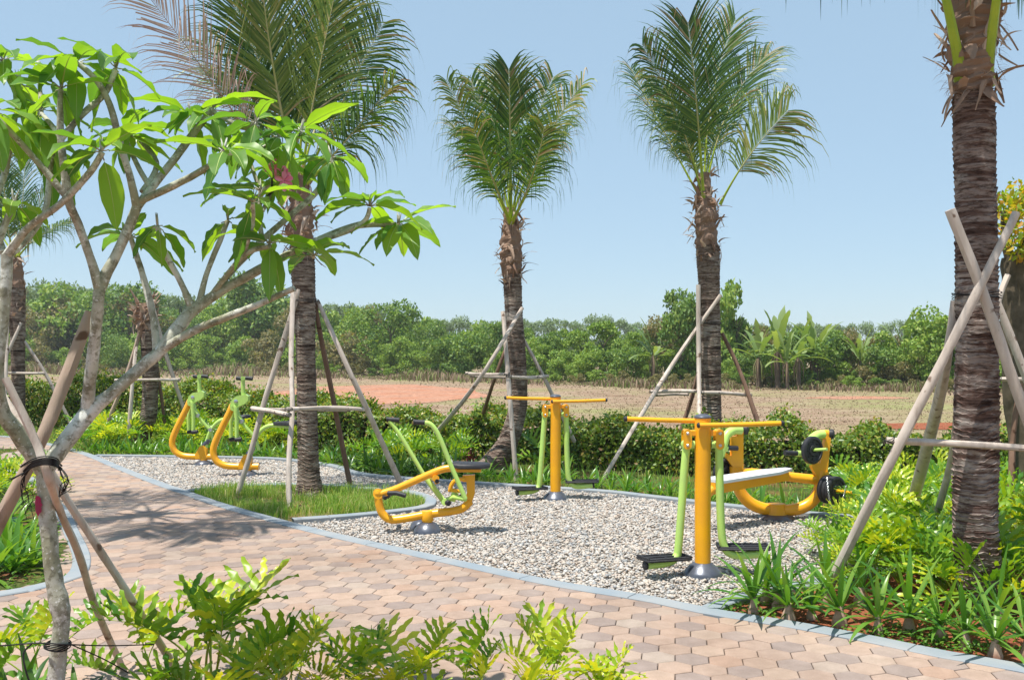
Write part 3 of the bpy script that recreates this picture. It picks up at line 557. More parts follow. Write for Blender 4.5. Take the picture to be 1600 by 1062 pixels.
# weight bench ------------------------------------------------
def bench():
    Yb=G(1213,806).y; o0=G(1213,806); o0.z=0; e=empty('weight_bench',o0,'yellow double weight bench with black discs and white seat board','exercise machine')
    def q(px,py,dy=0): return P(px,py,Yb+dy)-o0
    b=MB(); b.lathe([(.21,-.05),(.21,-.012),(.17,.012),(.09,.03)],n=28); b.build('base_cover',M['steel'],e)
    b=MB(); b.lathe([(.115,.0),(.115,.03),(.10,.10),(.098,.145)],n=24)
    b.tube(catmull([q(1149,728),q(1152,755),q(1163,777),q(1183,791),q(1213,797),q(1245,795),q(1266,785),q(1279,768),q(1284,745),q(1286,735)],5),.068,20); b.build('bow_frame',M['yellow'],e)
    b=MB(); b.tube([q(1152,737),q(1180,739,-.0),q(1284,750)],.055,18); b.build('cross_tube',M['yellow'],e)
    b=MB(); b.prism([q(1289,681),q(1296,683),q(1291,735),q(1289,770),q(1280,762),q(1276,748),q(1266,728),q(1265,722),q(1280,722)],(0,.10,0)); b.tube([q(1291,676,-.0),q(1290,686)],.05,14); b.tube([q(1281,678),q(1294,678)],.05,16); b.build('upright',M['yellow'],e,sharp=35)
    b=MB(); b.prism([q(1142,681),q(1160,680),q(1160,735),q(1157,745),q(1147,745),q(1143,728),q(1132,712),q(1131,705),q(1142,712)],(0,.10,0)); b.tube([q(1150,674),q(1160,673)],.052,16); b.prism([q(1152,676),q(1160,676),q(1160,690),q(1152,690)],(0,.09,0)); b.build('upright',M['yellow'],e,sharp=35)
    for (x,y) in ((1297,678),(1163,671)):
        b=MB(); b.lathe([(.055,0),(.06,.02),(.055,.045),(.03,.055)],q(x-1,y),(1,-.4,0),16); b.build('end_cap',M['rubber'],e)
    b=MB(); b.tube(catmull([q(1287,678,-.05),q(1276,680,-.08),q(1267,688,-.15),q(1263,702,-.2),q(1263,715,-.2),q(1266,722,-.18)],5),.05,14); b.tube([q(1268,703,-.2),q(1292,701.5,-.35)],.018,10); b.tube([q(1245,708,-.25),q(1262,709,-.2)],.035,12); pa=b.build('press_arm',M['green'],e)
    b=MB(); b.tube([q(1226,707,-.3),q(1246,708,-.25)],.028,12); b.build('grip',M['rubber'],pa)
    b=MB(); b.tube(catmull([q(1158,672,-.05),q(1146,672,-.08),q(1135,680,-.12),q(1130,695,-.15),q(1125,712,-.15)],5),.05,14); b.tube([q(1128,699,-.15),q(1137,700,-.15)],.03,10); pa=b.build('press_arm',M['green'],e)
    b=MB(); b.tube([q(1134,699,-.15),q(1152,700,-.1)],.028,12); b.build('grip',M['rubber'],pa)
    ax=Vector((.52,-.85,.0)).normalized()
    def disc(c,r,t,name='weight_disc',par=e):
        b=MB(); b.lathe([(r*.3,-t/2),(r*.9,-t/2),(r,-t*.35),(r,t*.35),(r*.93,t/2),(r*.80,t/2),(r*.76,t*.25),(r*.45,t*.25),(r*.4,t/2),(r*.2,t/2),(r*.18,t*.2)],c,ax,32)
        S=ax.cross(Vector((0,0,1))); 
        for k in range(8):
            a=2*math.pi*k/8; b.lathe([(r*.07,0),(r*.06,t*.12)],c+ax*t*.26+(S*math.cos(a)+Vector((0,0,1))*math.sin(a))*r*.6,ax,8)
        return b.build(name,M['rubber'],par)
    disc(q(1269,703,-.22),.155,.06)
    for k in range(3): disc(q(1293,764,-.12)+ax*(k*.055),.158-.01*(k==1),.05)
    disc(q(1132,737,.05),.15,.08)
    b=MB(); c=q(1293,764,-.12); b.tube([c,c+ax*.36],.018,10); b.build('disc_bar',M['yellow'],e)
    for pts in ([(1292,745,-.35),(1294,765,-.38),(1297,785,-.38),(1301,803,-.35)],[(1322,758,-.35),(1319,772,-.35),(1314,788,-.35),(1309,803,-.35)]):
        b=MB(); c=catmull([q(*p) for p in pts],8)
        for i in range(0,len(c)-1):
            a_,d_=Vector(c[i]),Vector(c[i+1]); m=(a_+d_)/2; t=(d_-a_); s_=Vector((1,0,0)) if i%2 else Vector((0,1,0)); w_=.009
            lp=[m+t*.62*math.cos(x)+s_*w_*math.sin(x) for x in [2*math.pi*j/8 for j in range(9)]]; b.tube(lp,.0028,5,caps=False)
        b.build('chain',M['chrome'],e)
    # seat beam and board
    A=q(1228,742,-.10); B=q(1113,760,-.75); d=(B-A).normalized(); s=Vector((-d.y,d.x,0)).normalized()
    b=MB(); b.prism([A+Vector((0,0,.035)),A+Vector((0,0,-.055)),B+Vector((0,0,-.075)),B+Vector((0,0,.045))],s*.09); b.tube(catmull([B+Vector((.02,0,-.02)),B+Vector((-.06,0,-.10)),B+Vector((-.07,0,-.25)),Vector((B.x-.07,B.y,-.05))],5),.045,14); b.build('seat_beam',M['yellow'],e,sharp=35)
    b=MB(); U=Vector((0,0,.062)); pl=[A+U+s*.05-d*.05,A+U-s*.05-d*.05,A+U*1.0+d*.25-s*.14,B+U-s*.15,B+U+s*.15,A+U+d*.25+s*.14]; b.prism(pl,(0,0,.03)); b.build('seat_board',M['white'],e,sharp=30)
    c=(q(1213,790,-.1)); b=MB(); 
bench()
# ---------------------------------------------------------------- palms
def frond(name,mbs,base,mid,tip,twist=0,ln=.7,n=52,bare=.29,w0=.035,seed=0,mats=('rachis','palmleaf'),up=.45,broken=.22,side=None,pet='petiole',parent=None,off=Vector((0,0,0)),droop=.5):
    droop*=2.1 if droop>=.75 else 1.0
    rnd=random.Random(seed); K=26; n=int(n*1.25); ln*=.84 if droop<1.2 else 1.0; base,mid,tip=[Vector(v) for v in (base,mid,tip)]; ctrl=mid*2-(base+tip)/2
    def B(t): return base*(1-t)**2+ctrl*2*t*(1-t)+tip*t*t
    mb=MB(); mb.off=off; pts=[B(i/K) for i in range(K+1)]; rad=[w0*(1-.86*(i/K)**.7)*(1.25 if i<2 else 1) for i in range(K+1)]
    nb_=int(K*bare)+1
    mb.tube(pts[:nb_+1],rad[:nb_+1],8,0,flat=.7); mb.tube(pts[nb_:],[r*.8 for r in rad[nb_:]],6,1,flat=.7)
    for i in range(n):
        t=bare+(1-bare)*((i+.5)/n); p=B(t); d=(B(min(t+.02,1))-B(t-.02)).normalized()
        outw=Vector((0,0,1)); s=d.cross(outw)
        if side is not None: s=Vector(side)-d*Vector(side).dot(d)
        if s.length<.2: s=Vector((1,0,0))
        s.normalize(); s=Matrix.Rotation(twist,3,d)@s; nn=s.cross(d).normalized()
        if nn.z<0: nn=-nn
        uu=(t-bare)/(1-bare); L=ln*(.62+.75*math.sin(min(uu*1.15+.12,1)*math.pi*.80))*(1-.40*max(0,uu-.75)/.25)*rnd.uniform(.78,1.22)
        for sg in (-1,1):
            if rnd.random()<.07 or (noise.noise(Vector((t*9+seed,sg*3,0)))>.42): continue
            fw=(.85+.95*uu if droop<1.2 else .70+.55*uu)+rnd.uniform(-.2,.2); D=(s*sg+d*fw+nn*rnd.uniform(up*.2,up)).normalized()
            dr=droop*1.75*rnd.uniform(.6,1.5)*(1.1-.3*uu); w_=.025*rnd.uniform(.7,1.25)*(.7 if 'dead' in mats[1] else 1); q=p+s*sg*.008
            V=[];segs=6; dirn=D.copy(); br=rnd.random()<broken; bl=rnd.randint(2,4)
            wv=nn.cross(D).normalized() if abs(nn.dot(D))<.95 else s
            wv=(nn.cross(D)).normalized()
            pr=[.5,.9,1,.9,.7,.4,.04]
            for k in range(segs+1):
                V+= [q-wv*w_*pr[k]*.5, q+wv*w_*pr[k]*.5]
                if k<segs:
                    dirn=(dirn+Vector((0,0,-1))*dr*(.03+.55*(k/5)**2)*(1+.5*(k>3))).normalized()
                    if br and k==bl: dirn=(dirn*.3+Vector((0,0,-1))).normalized()
                    q=q+dirn*L/segs
            mb.add(V,[(2*k,2*k+1,2*k+3,2*k+2) for k in range(segs)],3 if rnd.random()<(.035 if uu<.8 else .16) else 2)
    me=mb.build(name,[M[pet],M[mats[0]],M[mats[1]],M['driedleaf']],parent,smooth=False); return me
def trunk(e,chain,mat,seed,dens=30,ringsz=.045):
    c=catmull([(*P(a,b,Y),w_*.90*Y/FPX/2) for a,b,w_,Y in chain],40); o0=Vector(e.location); NS=44
    # resample by height so each leaf scar ring has 3 rows
    pts=[Vector(p[:3]) for p in c]; rad=[p[3] for p in c]; cum=[0]
    for a,b in zip(pts[:-1],pts[1:]): cum.append(cum[-1]+(b-a).length)
    rnd=random.Random(seed); L=[]; s=0; u_=0
    while s<cum[-1]:
        h=ringsz*rnd.uniform(.6,1.4); o=rnd.uniform(.75,1.3)
        L+= [(s,1.0),(s+h*.55,1.018*1+.012*o),(s+h*.86,1.03+.03*o),(s+h*.93,1.0)]; s+=h
    V=[];k=len(L)
    for i,(s,m) in enumerate(L):
        for j in range(NS):
            a=2*math.pi*j/NS; ca,sa=math.cos(a),math.sin(a)
            wob=ringsz*1.3*noise.noise(Vector((ca*1.1+seed,sa*1.1,s*1.5)))+ringsz*.35*noise.noise(Vector((ca*5+seed,sa*5,s*5)))
            ss=min(max(s+wob,0),cum[-1]); jx=max(min(np.searchsorted(cum,ss),len(cum)-1),1); t=(ss-cum[jx-1])/max(cum[jx]-cum[jx-1],1e-6)
            p=pts[jx-1].lerp(pts[jx],t); r=rad[jx-1]*(1-t)+rad[jx]*t
            r*=1+(m-1)*(1+1.2*noise.noise(Vector((ca*4,sa*4,s*9+seed))))+.035*noise.noise(Vector((ca*1.5,sa*1.5,s*2+seed)))
            V.append((p.x+ca*r-o0.x,p.y+sa*r-o0.y,p.z-o0.z))
    fs=[(i*NS+j,i*NS+(j+1)%NS,(i+1)*NS+(j+1)%NS,(i+1)*NS+j) for i in range(k-1) for j in range(NS)]+[tuple((k-1)*NS+j for j in range(NS))]
    mb=MB(); mb.v=V; mb.f=fs; mb.m=[0]*len(fs); return mb.build('trunk',M[mat],e,sharp=32)
def sheath(e,chain,seed,nrib=60,rs=1.0,name='fibre_sheath'):
    rnd=random.Random(seed); mb=MB(); mb.off=Vector(e.location); c=catmull([(*P(a,b,Y),w_*Y/FPX/2) for a,b,w_,Y in chain],10)
    mb.tube([p[:3] for p in c],[p[3]*.70 for p in c],18,0,True,rnd=.35,seed=seed)
    for i in range(int(nrib/7)):   # cut frond bases
        p=c[rnd.randrange(len(c)//4,len(c)-2)]; a=rnd.uniform(0,2*math.pi); o=Vector((math.cos(a),math.sin(a),0)); q=Vector(p[:3])+o*p[3]*.55; L=rnd.uniform(.12,.34)*rs; d=(o*rnd.uniform(.25,.8)+Vector((0,0,1))).normalized(); mb.tube([q,q+d*L*.5,q+d*L+o*.03*rs],[.05*rs,.032*rs,.018*rs],7,flat=.5,rnd=.3,seed=i)
    for i in range(nrib):
        p=c[rnd.randrange(0,len(c))]; a=rnd.uniform(0,2*math.pi); r=p[3]; o=Vector((math.cos(a),math.sin(a),0)); q=Vector(p[:3])+o*r*.82; t=Vector((-o.y,o.x,0))
        L=rnd.uniform(.10,.30)*rs; w_=rnd.uniform(.03,.11)*rs; d=(o*rnd.uniform(.15,.8)+t*rnd.uniform(-.6,.6)+Vector((0,0,rnd.choice([1,1,-1])*rnd.uniform(.4,1)))).normalized(); V=[]; K=5; wv=(t+Vector((0,0,rnd.uniform(-.5,.5)))).normalized(); cu=rnd.uniform(-.7,.9)
        for k in range(K+1):
            ww=w_*(1-(k/K)**1.6*.9)*rnd.uniform(.7,1.2); V+=[q-wv*ww*.5,q+o*.012,q+wv*ww*.5]; d=(d+o*cu*.35+Vector((0,0,-.18))+wv*rnd.uniform(-.2,.2)).normalized(); q=q+d*L/K
        mb.add(V,[(3*k+j,3*k+j+1,3*k+j+4,3*k+j+3) for k in range(K) for j in (0,1)])
    for i in range(int(nrib*2.2)):   # loose hair-like fibres
        p=c[rnd.randrange(0,len(c)//2+1)]; a=rnd.uniform(0,2*math.pi); o=Vector((math.cos(a),math.sin(a),0)); q=Vector(p[:3])+o*p[3]*.85; d=(o+Vector((rnd.uniform(-.7,.7),rnd.uniform(-.7,.7),rnd.uniform(-1.3,.5)))).normalized(); wv=d.cross(Vector((0,0,1))).normalized()*.0035*rs; L=rnd.uniform(.05,.14)*rs
        mb.add([q-wv,q+wv,q+d*L*.5+wv*.7,q+d*L*.5-wv*.7,q+d*L+Vector((0,0,-L*.3))],[(0,1,2,3),(3,2,4)])
    return mb.build(name,M['fibre'],e,smooth=False)
def support(poles,bars,label,mat='pole',seed=0,name='tree_stakes',ties=()):
    c0=poles[0][0] if isinstance(poles[0],tuple) else poles[0]; Y0=c0[-1][3]; o=P(c0[-1][0],c0[-1][1],Y0); o.z=-.04; e=empty(name,o,label,'tree support','timber tree stakes')
    for i,ch in enumerate(poles):
        mb=MB(); mb.off=o; m=mat
        if isinstance(ch,tuple): ch,m=ch
        ch=list(ch)
        if len(ch)==2:
            a,b=ch; rr=random.Random(seed*7+i); ch=[a]+[tuple(a[j]*(1-t)+b[j]*t+((rr.uniform(-2.6,2.6)*a[2]/10) if j==0 else 0) for j in range(4)) for t in (.3,.55,.8)]+[b]
        a,b=ch[-2],ch[-1]; tubepx(mb,ch+[(b[0]+(b[0]-a[0])*.05,b[1]+(b[1]-a[1])*.05,b[2],b[3]+(b[3]-a[3])*.05)],10,rnd=.2,seed=seed+i*3.1,fat=.84); mb.build('stake',M[m],e)
    for i,ch in enumerate(bars):
        mb=MB(); mb.off=o; a,b=ch[0],ch[-1]
        if len(ch)==2: ch=[a,tuple((a[j]+b[j])/2+(random.Random(seed+i).uniform(-1.5,1.5) if j==1 else 0) for j in range(4)),b]
        tubepx(mb,ch,9,rnd=.2,seed=seed+20+i,fat=.84); mb.build('crossbar',M['pole' if mat!='poledark' else mat],e)
    ties=list(ties)+[(ch[k][0]+(3 if k==0 else -3),ch[k][1],ch[k][2]*1.5,ch[k][3]) for ch in bars for k in (0,-1)]
    for i,(px,py,w_,Y) in enumerate(ties):
        mb=MB(); mb.off=o; c=P(px,py,Y); r=w_*Y/FPX/2
        for k in range(4):
            pts=[c+Vector((math.cos(a)*r,math.sin(a)*r*.9,(k-1.5)*.008+.012*math.sin(a*2+k))) for a in [2*math.pi*j/14 for j in range(15)]]; mb.tube(pts,.003,4,caps=False)
        mb.build('tie',M['wire'],e)
    return e
def palm(label,tch,sch,fr,Yc,seed,tmat='bark',crown=None,rs=1.0,nrib=60):
    b=tch[0]; o=P(b[0],b[1],b[3]); o.z=-.04; e=empty('palm_tree',o,label,'palm tree','coconut palms')
    trunk(e,tch,tmat,seed); sheath(e,sch,seed,nrib,rs); bx,by=crown
    for i,f in enumerate(fr):
        (mx,my,md),(tx,ty,td)=f[0],f[1]; kw=dict(f[2]) if len(f)>2 else {}; bb=kw.pop('b',(bx,by,0))
        frond('frond',None,P(bb[0],bb[1],Yc+(bb[2] if len(bb)>2 else 0)+(td*.06)),P(mx,my,Yc+md),P(tx,ty,Yc+td),seed=seed*50+i,parent=e,off=o,**kw)
    return e
T=math.pi
Y1=2610/(768-558)-.0
palm('tall staked coconut palm standing in the grass pit between the path and the gravel',
 [(484,776,54,Y1),(484,765,47,Y1),(482,730,36,Y1),(480,650,34,Y1),(478,560,32,Y1),(476,480,36,Y1),(473,420,40,Y1),(471,385,40,Y1)],
 [(472,400,40,Y1),(470,360,56,Y1),(469,320,52,Y1),(464,270,36,Y1)],
 [((428,110,-.5),(405,-70,-.9),dict(side=(1,0,0),ln=.85,n=70,w0=.05,droop=.25,mats=('rachis','palmleafy'))),
  ((425,150,-.1),(350,-25,-.3),dict(side=(.85,.5,.1),ln=.95,n=62,droop=.55)),
  ((495,130,-.3),(535,-60,-.6),dict(side=(.9,-.3,0),ln=.95,n=64,droop=.55,mats=('rachis','palmleafy'))),
  ((480,130,.2),(520,-50,.4),dict(side=(.9,.3,0),ln=.9,n=60,droop=.6)),
  ((535,160,.1),(600,35,.2),dict(side=(.8,.5,.1),ln=.95,n=52,droop=.75)),
  ((400,170,.3),(310,60,.5),dict(side=(.8,.5,.2),ln=.8,n=50,droop=.8)),
  ((440,160,.7),(400,20,1.4),dict(side=(1,0,0),ln=.8,n=50,droop=.6)),
  ((500,180,.7),(560,60,1.5),dict(side=(1,.2,0),ln=.8,n=50,droop=.7)),
  ((395,190,-.2),(330,110,-.2),dict(side=(.4,.8,.3),ln=.6,n=44,droop=.9)),
  ((540,220,-.1),(615,130,-.3),dict(side=(.6,.7,.2),ln=.8,n=44,droop=.9,mats=('rachis','palmleaf'))),
  ((340,140,-.6),(205,-40,-1.0),dict(b=(440,290,-.1),side=(.75,-.1,.6),ln=.75,n=52,droop=.35,w0=.03,bare=.3,mats=('deadrachis','deadleaf'),pet='deadrachis',up=.1))],
 Y1,3,crown=(468,300),nrib=70)
Y2=2610/(737-558)
palm('leaning coconut palm with swept trunk between the rowing machine and the far air walker',
 [(766,732,62,Y2),(777,715,52,Y2),(793,690,39,Y2),(804,660,33,Y2),(810,620,31,Y2),(807,550,30,Y2),(803,490,30,Y2),(800,430,31,Y2)],
 [(800,445,30,Y2),(799,415,44,Y2),(799,385,48,Y2),(798,350,34,Y2),(798,325,22,Y2)],
 [((797,215,-.7),(795,108,-1.0),dict(side=(1,0,0),ln=.72,n=60,w0=.035,droop=.55,up=.1)),
  ((757,250,-.2),(697,125,-.4),dict(side=(.75,.6,.3),ln=.62,n=54,droop=.95,mats=('rachis','palmleafy'))),
  ((772,230,.2),(735,125,.3),dict(side=(.9,.4,0),ln=.7,n=54,droop=.8)),
  ((838,245,-.3),(912,128,-.5),dict(side=(.8,-.5,.3),ln=.62,n=54,droop=.95,mats=('rachis','palmleafy'))),
  ((825,225,.2),(865,120,.3),dict(side=(.9,-.3,0),ln=.7,n=54,droop=.8)),
  ((785,215,.7),(765,115,1.4),dict(side=(1,-.1,0),ln=.7,n=50,droop=.8)),
  ((755,270,.4),(705,190,.9),dict(side=(.5,.8,.2),ln=.7,n=46,droop=1.0)),
  ((845,265,.4),(895,185,.9),dict(side=(.5,-.8,.2),ln=.7,n=46,droop=1.0)),
  ((770,280,-.9),(740,200,-1.5),dict(side=(1,.2,.1),ln=.6,n=42,droop=1.0)),
  ((830,280,-.9),(850,200,-1.4),dict(side=(1,-.2,.1),ln=.6,n=42,droop=1.0))],
 Y2,5,crown=(798,350),nrib=62)
Y3=2610/(727-558)
palm('upright coconut palm with a tattered crown behind the nearest air walker',
 [(1113,740,44,Y3),(1112,715,38,Y3),(1112,650,32,Y3),(1111,560,33,Y3),(1109,480,34,Y3),(1107,420,38,Y3),(1106,385,40,Y3)],
 [(1106,410,40,Y3),(1104,370,48,Y3),(1102,330,50,Y3),(1100,300,36,Y3),(1100,270,22,Y3)],
 [((1088,160,-.6),(1075,35,-.9),dict(side=(1,0,0),ln=.9,n=66,w0=.045,droop=.2,up=.1)),
  ((1062,190,-.3),(1003,70,-.6),dict(side=(.8,.5,.25),ln=.8,n=56,droop=.9)),
  ((1072,230,-.1),(1015,120,.1),dict(side=(.6,.7,.3),ln=.85,n=50,droop=1.0,mats=('rachis','palmleafy'))),
  ((1040,210,.4),(985,105,.9),dict(side=(.6,.7,.3),ln=.8,n=50,droop=.95)),
  ((1112,160,.2),(1150,30,.4),dict(side=(.9,-.2,.1),ln=.85,n=58,droop=.5)),
  ((1135,180,.1),(1200,85,.2),dict(side=(.8,-.5,.2),ln=.95,n=56,droop=.65)),
  ((1125,200,.6),(1195,130,1.2),dict(side=(.7,-.6,.3),ln=.9,n=50,droop=.75)),
  ((1170,245,-.3),(1232,172,-.6),dict(b=(1125,320,-.05),side=(.75,-.3,-.5),ln=.9,n=46,droop=.8,bare=.34,mats=('rachis','palmleafy'))),
  ((1075,220,.8),(1035,140,1.5),dict(side=(.9,.2,.1),ln=.8,n=50,droop=.8))],
 Y3,7,crown=(1100,320),nrib=66)
Y4=2610/(950-558)
palm('big foreground coconut palm rising out of the top of the frame at the right',
 [(1540,985,84,Y4),(1538,950,78,Y4),(1530,900,73,Y4),(1524,820,71,Y4),(1525,700,70,Y4),(1527,560,68,Y4),(1526,420,66,Y4),(1524,300,65,Y4),(1522,200,66,Y4),(1521,150,66,Y4)],
 [(1520,155,64,Y4),(1519,125,88,Y4),(1518,85,94,Y4),(1520,40,104,Y4),(1522,-20,118,Y4),(1524,-90,100,Y4),(1522,-150,60,Y4)],
 [((1455,-90,-.34),(1380,-290,-.5),dict(b=(1503,130,.02),side=(.6,.7,.2),ln=.8,n=54,w0=.046,bare=.35,droop=1.0)),
  ((1566,-60,-.36),(1610,-330,-.6),dict(b=(1540,135,.02),side=(.6,-.7,.2),ln=.8,n=54,w0=.05,bare=.35)),
  ((1540,-60,.2),(1560,-380,.3),dict(b=(1530,20,.1),side=(1,0,0),ln=.8,n=50,w0=.05,bare=.3)),
  ((1390,-150,.1),(1290,-140,.2),dict(b=(1500,-30,-.1),side=(.1,1,0),ln=.75,n=44,droop=1.1)),
  ((1640,-120,.1),(1760,-120,.2),dict(b=(1545,-30,-.1),side=(0,1,0),ln=.8,n=44,droop=1.1)),
  ((1510,-250,.5),(1480,-420,1.4),dict(b=(1520,-30,.1),ln=.8,n=44)),
  ((1480,-300,-.4),(1400,-400,-.8),dict(b=(1510,-50,-.1),ln=.8,n=44))],
 Y4,9,tmat='barkred',crown=(1520,-30),nrib=90,rs=.85)
Y7=9.3
palm('tall coconut palm just outside the left edge, its crown shading the paved path',
 [(-120,830,50,Y7),(-118,600,44,Y7),(-116,200,40,Y7),(-112,-150,44,Y7)],[(-112,-140,50,Y7),(-112,-190,66,Y7),(-112,-240,40,Y7)],
 [((-112+90*math.cos(a)*1.2,-330,.9*math.sin(a)),(-112+190*math.cos(a),-330-40*math.sin(a*2)**2,1.5*math.sin(a)),dict(ln=.8,n=44,droop=.7)) for a in [k*.7 for k in range(9)]],
 Y7,19,crown=(-112,-200),nrib=40)
Y5=2610/(672-558)
palm('slim coconut palm at the far left edge behind the hedge',
 [(30,675,26,Y5),(29,640,21,Y5),(28,560,22,Y5),(27,490,25,Y5),(26,450,28,Y5)],
 [(26,500,26,Y5),(26,460,33,Y5),(25,425,30,Y5),(25,400,20,Y5)],
 [((10,340,-.5),(5,230,-.8),dict(side=(1,0,0),ln=.7,n=50,droop=.5)),
  ((50,345,.1),(85,280,.2),dict(side=(.8,-.5,.2),ln=.8,n=46,droop=.8)),
  ((-10,350,.2),(-60,280,.3),dict(side=(.8,.5,.2),ln=.8,n=46,droop=.8)),
  ((35,320,.3),(40,220,.6),dict(side=(1,0,0),ln=.7,n=46)),
  ((60,370,-.2),(110,345,-.4),dict(side=(.3,-.9,.2),ln=.7,n=40,droop=1)),
  ((20,340,.6),(-15,250,1),dict(ln=.7,n=44,side=(1,.2,0)))],
 Y5,13,crown=(26,405),nrib=40)
# stump palm without a crown
Y6=2610/(696-558)
o=P(222,696,Y6); o.z=-.04; e=empty('palm_tree',o,'cropped palm trunk without fronds, its top bundled in dry fibre, by the far left hedge','palm tree','coconut palms')
trunk(e,[(213,702,40,Y6),(220,685,32,Y6),(231,655,27,Y6),(235,600,26,Y6),(233,540,27,Y6),(228,490,29,Y6)],'bark',17); sheath(e,[(229,520,30,Y6),(227,500,42,Y6),(225,482,38,Y6),(225,474,20,Y6)],17,90,1.1,'fibre_bundle')
# stakes
support([[(468,452,10,Y1-.12),(372,770,10,2610/(770-558))],[(458,455,9,Y1-.2),(452,788,10,2610/(790-558))],([(488,455,9,Y1+.1),(508,560,9,Y1+.25),(548,762,10,2610/(757-558))],'poledark'),[(496,470,8,Y1+.1),(560,610,10,Y1-.05),(626,755,11,2610/(757-558))]],
 [[(394,638,9,12.35),(452,648,9,11.4)],[(400,640,8,12.3),(500,640,7,12.7),(548,640,7,12.8)],[(448,639,8,11.4),(520,637,8,12.0),(578,640,8,12.55)]],'four weathered stakes with crossbars propping the palm in the grass pit',seed=1,ties=[(476,470,44,Y1)])
support([[(816,481,7,Y2-.2),(740,605,8,Y2-.5),(663,697,8,2610/(708-558))],[(786,487,8,Y2-.2),(795,600,9,Y2-.6),(806,742,9,2610/(746-558))],([(802,515,6,Y2+.1),(770,600,7,Y2+.4),(741,690,7,2610/(697-558))],'poledark'),[(817,528,6,Y2+.1),(850,590,7,Y2+.1),(893,680,8,Y2+.2)]],
 [[(728,583,6,Y2-.3),(795,584,6,Y2-.6)],[(735,587,5,Y2-.2),(800,590,5,Y2+.1),(850,588,6,Y2+.3)],[(792,588,6,Y2-.6),(830,590,7,Y2-.3),(856,587,6,Y2+.1)]],'four slim stakes propping the leaning palm behind the rower',seed=2,ties=[(801,520,36,Y2)])
support([[(1126,461,7,Y3-.2),(1050,570,8,Y3-.3),(950,735,8,2610/(742-558))],[(1091,445,8,Y3-.2),(1092,600,8,Y3-.45),(1093,750,8,2610/(752-558))],([(1092,580,7,Y3+.2),(1075,640,8,Y3+.4),(1040,745,8,2610/(722-558))],'poledark'),([(1128,520,7,Y3+.1),(1160,590,8,Y3),(1210,738,9,2610/(733-558))],'poledark')],
 [[(1017,612,7,Y3-.3),(1093,611,7,Y3-.5)],[(1020,617,6,Y3-.3),(1075,616,6,Y3+.3)],[(1092,613,7,Y3-.5),(1135,614,7,Y3-.2),(1173,617,7,Y3+.05)]],'four stakes propping the palm behind the nearest air walker',seed=3,ties=[(1108,505,38,Y3)])
support([[(1484,328,19,Y4-.3),(1540,470,19,Y4-.27),(1600,640,20,Y4-.25),(1690,870,20,Y4-.2)],[(1588,333,15,Y4-.25),(1520,470,17,Y4-.3),(1400,705,19,Y4-.15),(1296,915,19,Y4+.35)],[(1492,470,14,Y4+.25),(1470,610,20,Y4+.5),(1422,800,22,2610/(838-558))],([(1500,560,12,Y4+.3),(1490,700,13,Y4+1.0),(1465,800,14,Y4+1.6)],'pole')],
 [[(1385,688,13,Y4-.12),(1500,693,13,Y4-.2),(1640,703,14,Y4-.2)],[(1445,690,12,Y4+.5),(1560,694,11,Y4+.6)]],'heavy pale stakes crossing in front of the big foreground palm',seed=4,ties=[(1526,462,72,Y4)])
support([([(224,499,7,Y6-.1),(200,580,7,Y6-.2),(172,650,7,Y6-.2)],'poleA'),[(214,530,6,Y6-.1),(207,600,7,Y6-.4),(202,668,7,Y6-.5)],([(245,570,6,Y6+.1),(252,620,6,Y6+.2),(257,657,6,Y6+.2)],'poledark'),[(233,454,6,Y6-.1),(258,550,7,Y6),(288,640,7,Y6+.2)]],
 [[(180,594,6,Y6-.3),(230,593,5,Y6-.4),(281,593,6,Y6)]],'thin stakes propping the cropped palm trunk at the far left hedge',seed=5)
support([[(12,494,6,Y5-.2),(9,600,6,Y5-.5),(8,660,6,Y5-.6)],[(33,504,5,Y5-.2),(16,542,6,Y5-.3),(-30,640,6,Y5-.3)],[(38,533,5,Y5),(70,582,6,Y5+.1),(108,655,6,Y5+.3)]],
 [[(-20,581,5,Y5-.3),(40,583,5,Y5-.2),(71,583,5,Y5+.1)]],'thin stakes propping the slim palm at the far left edge',seed=6)
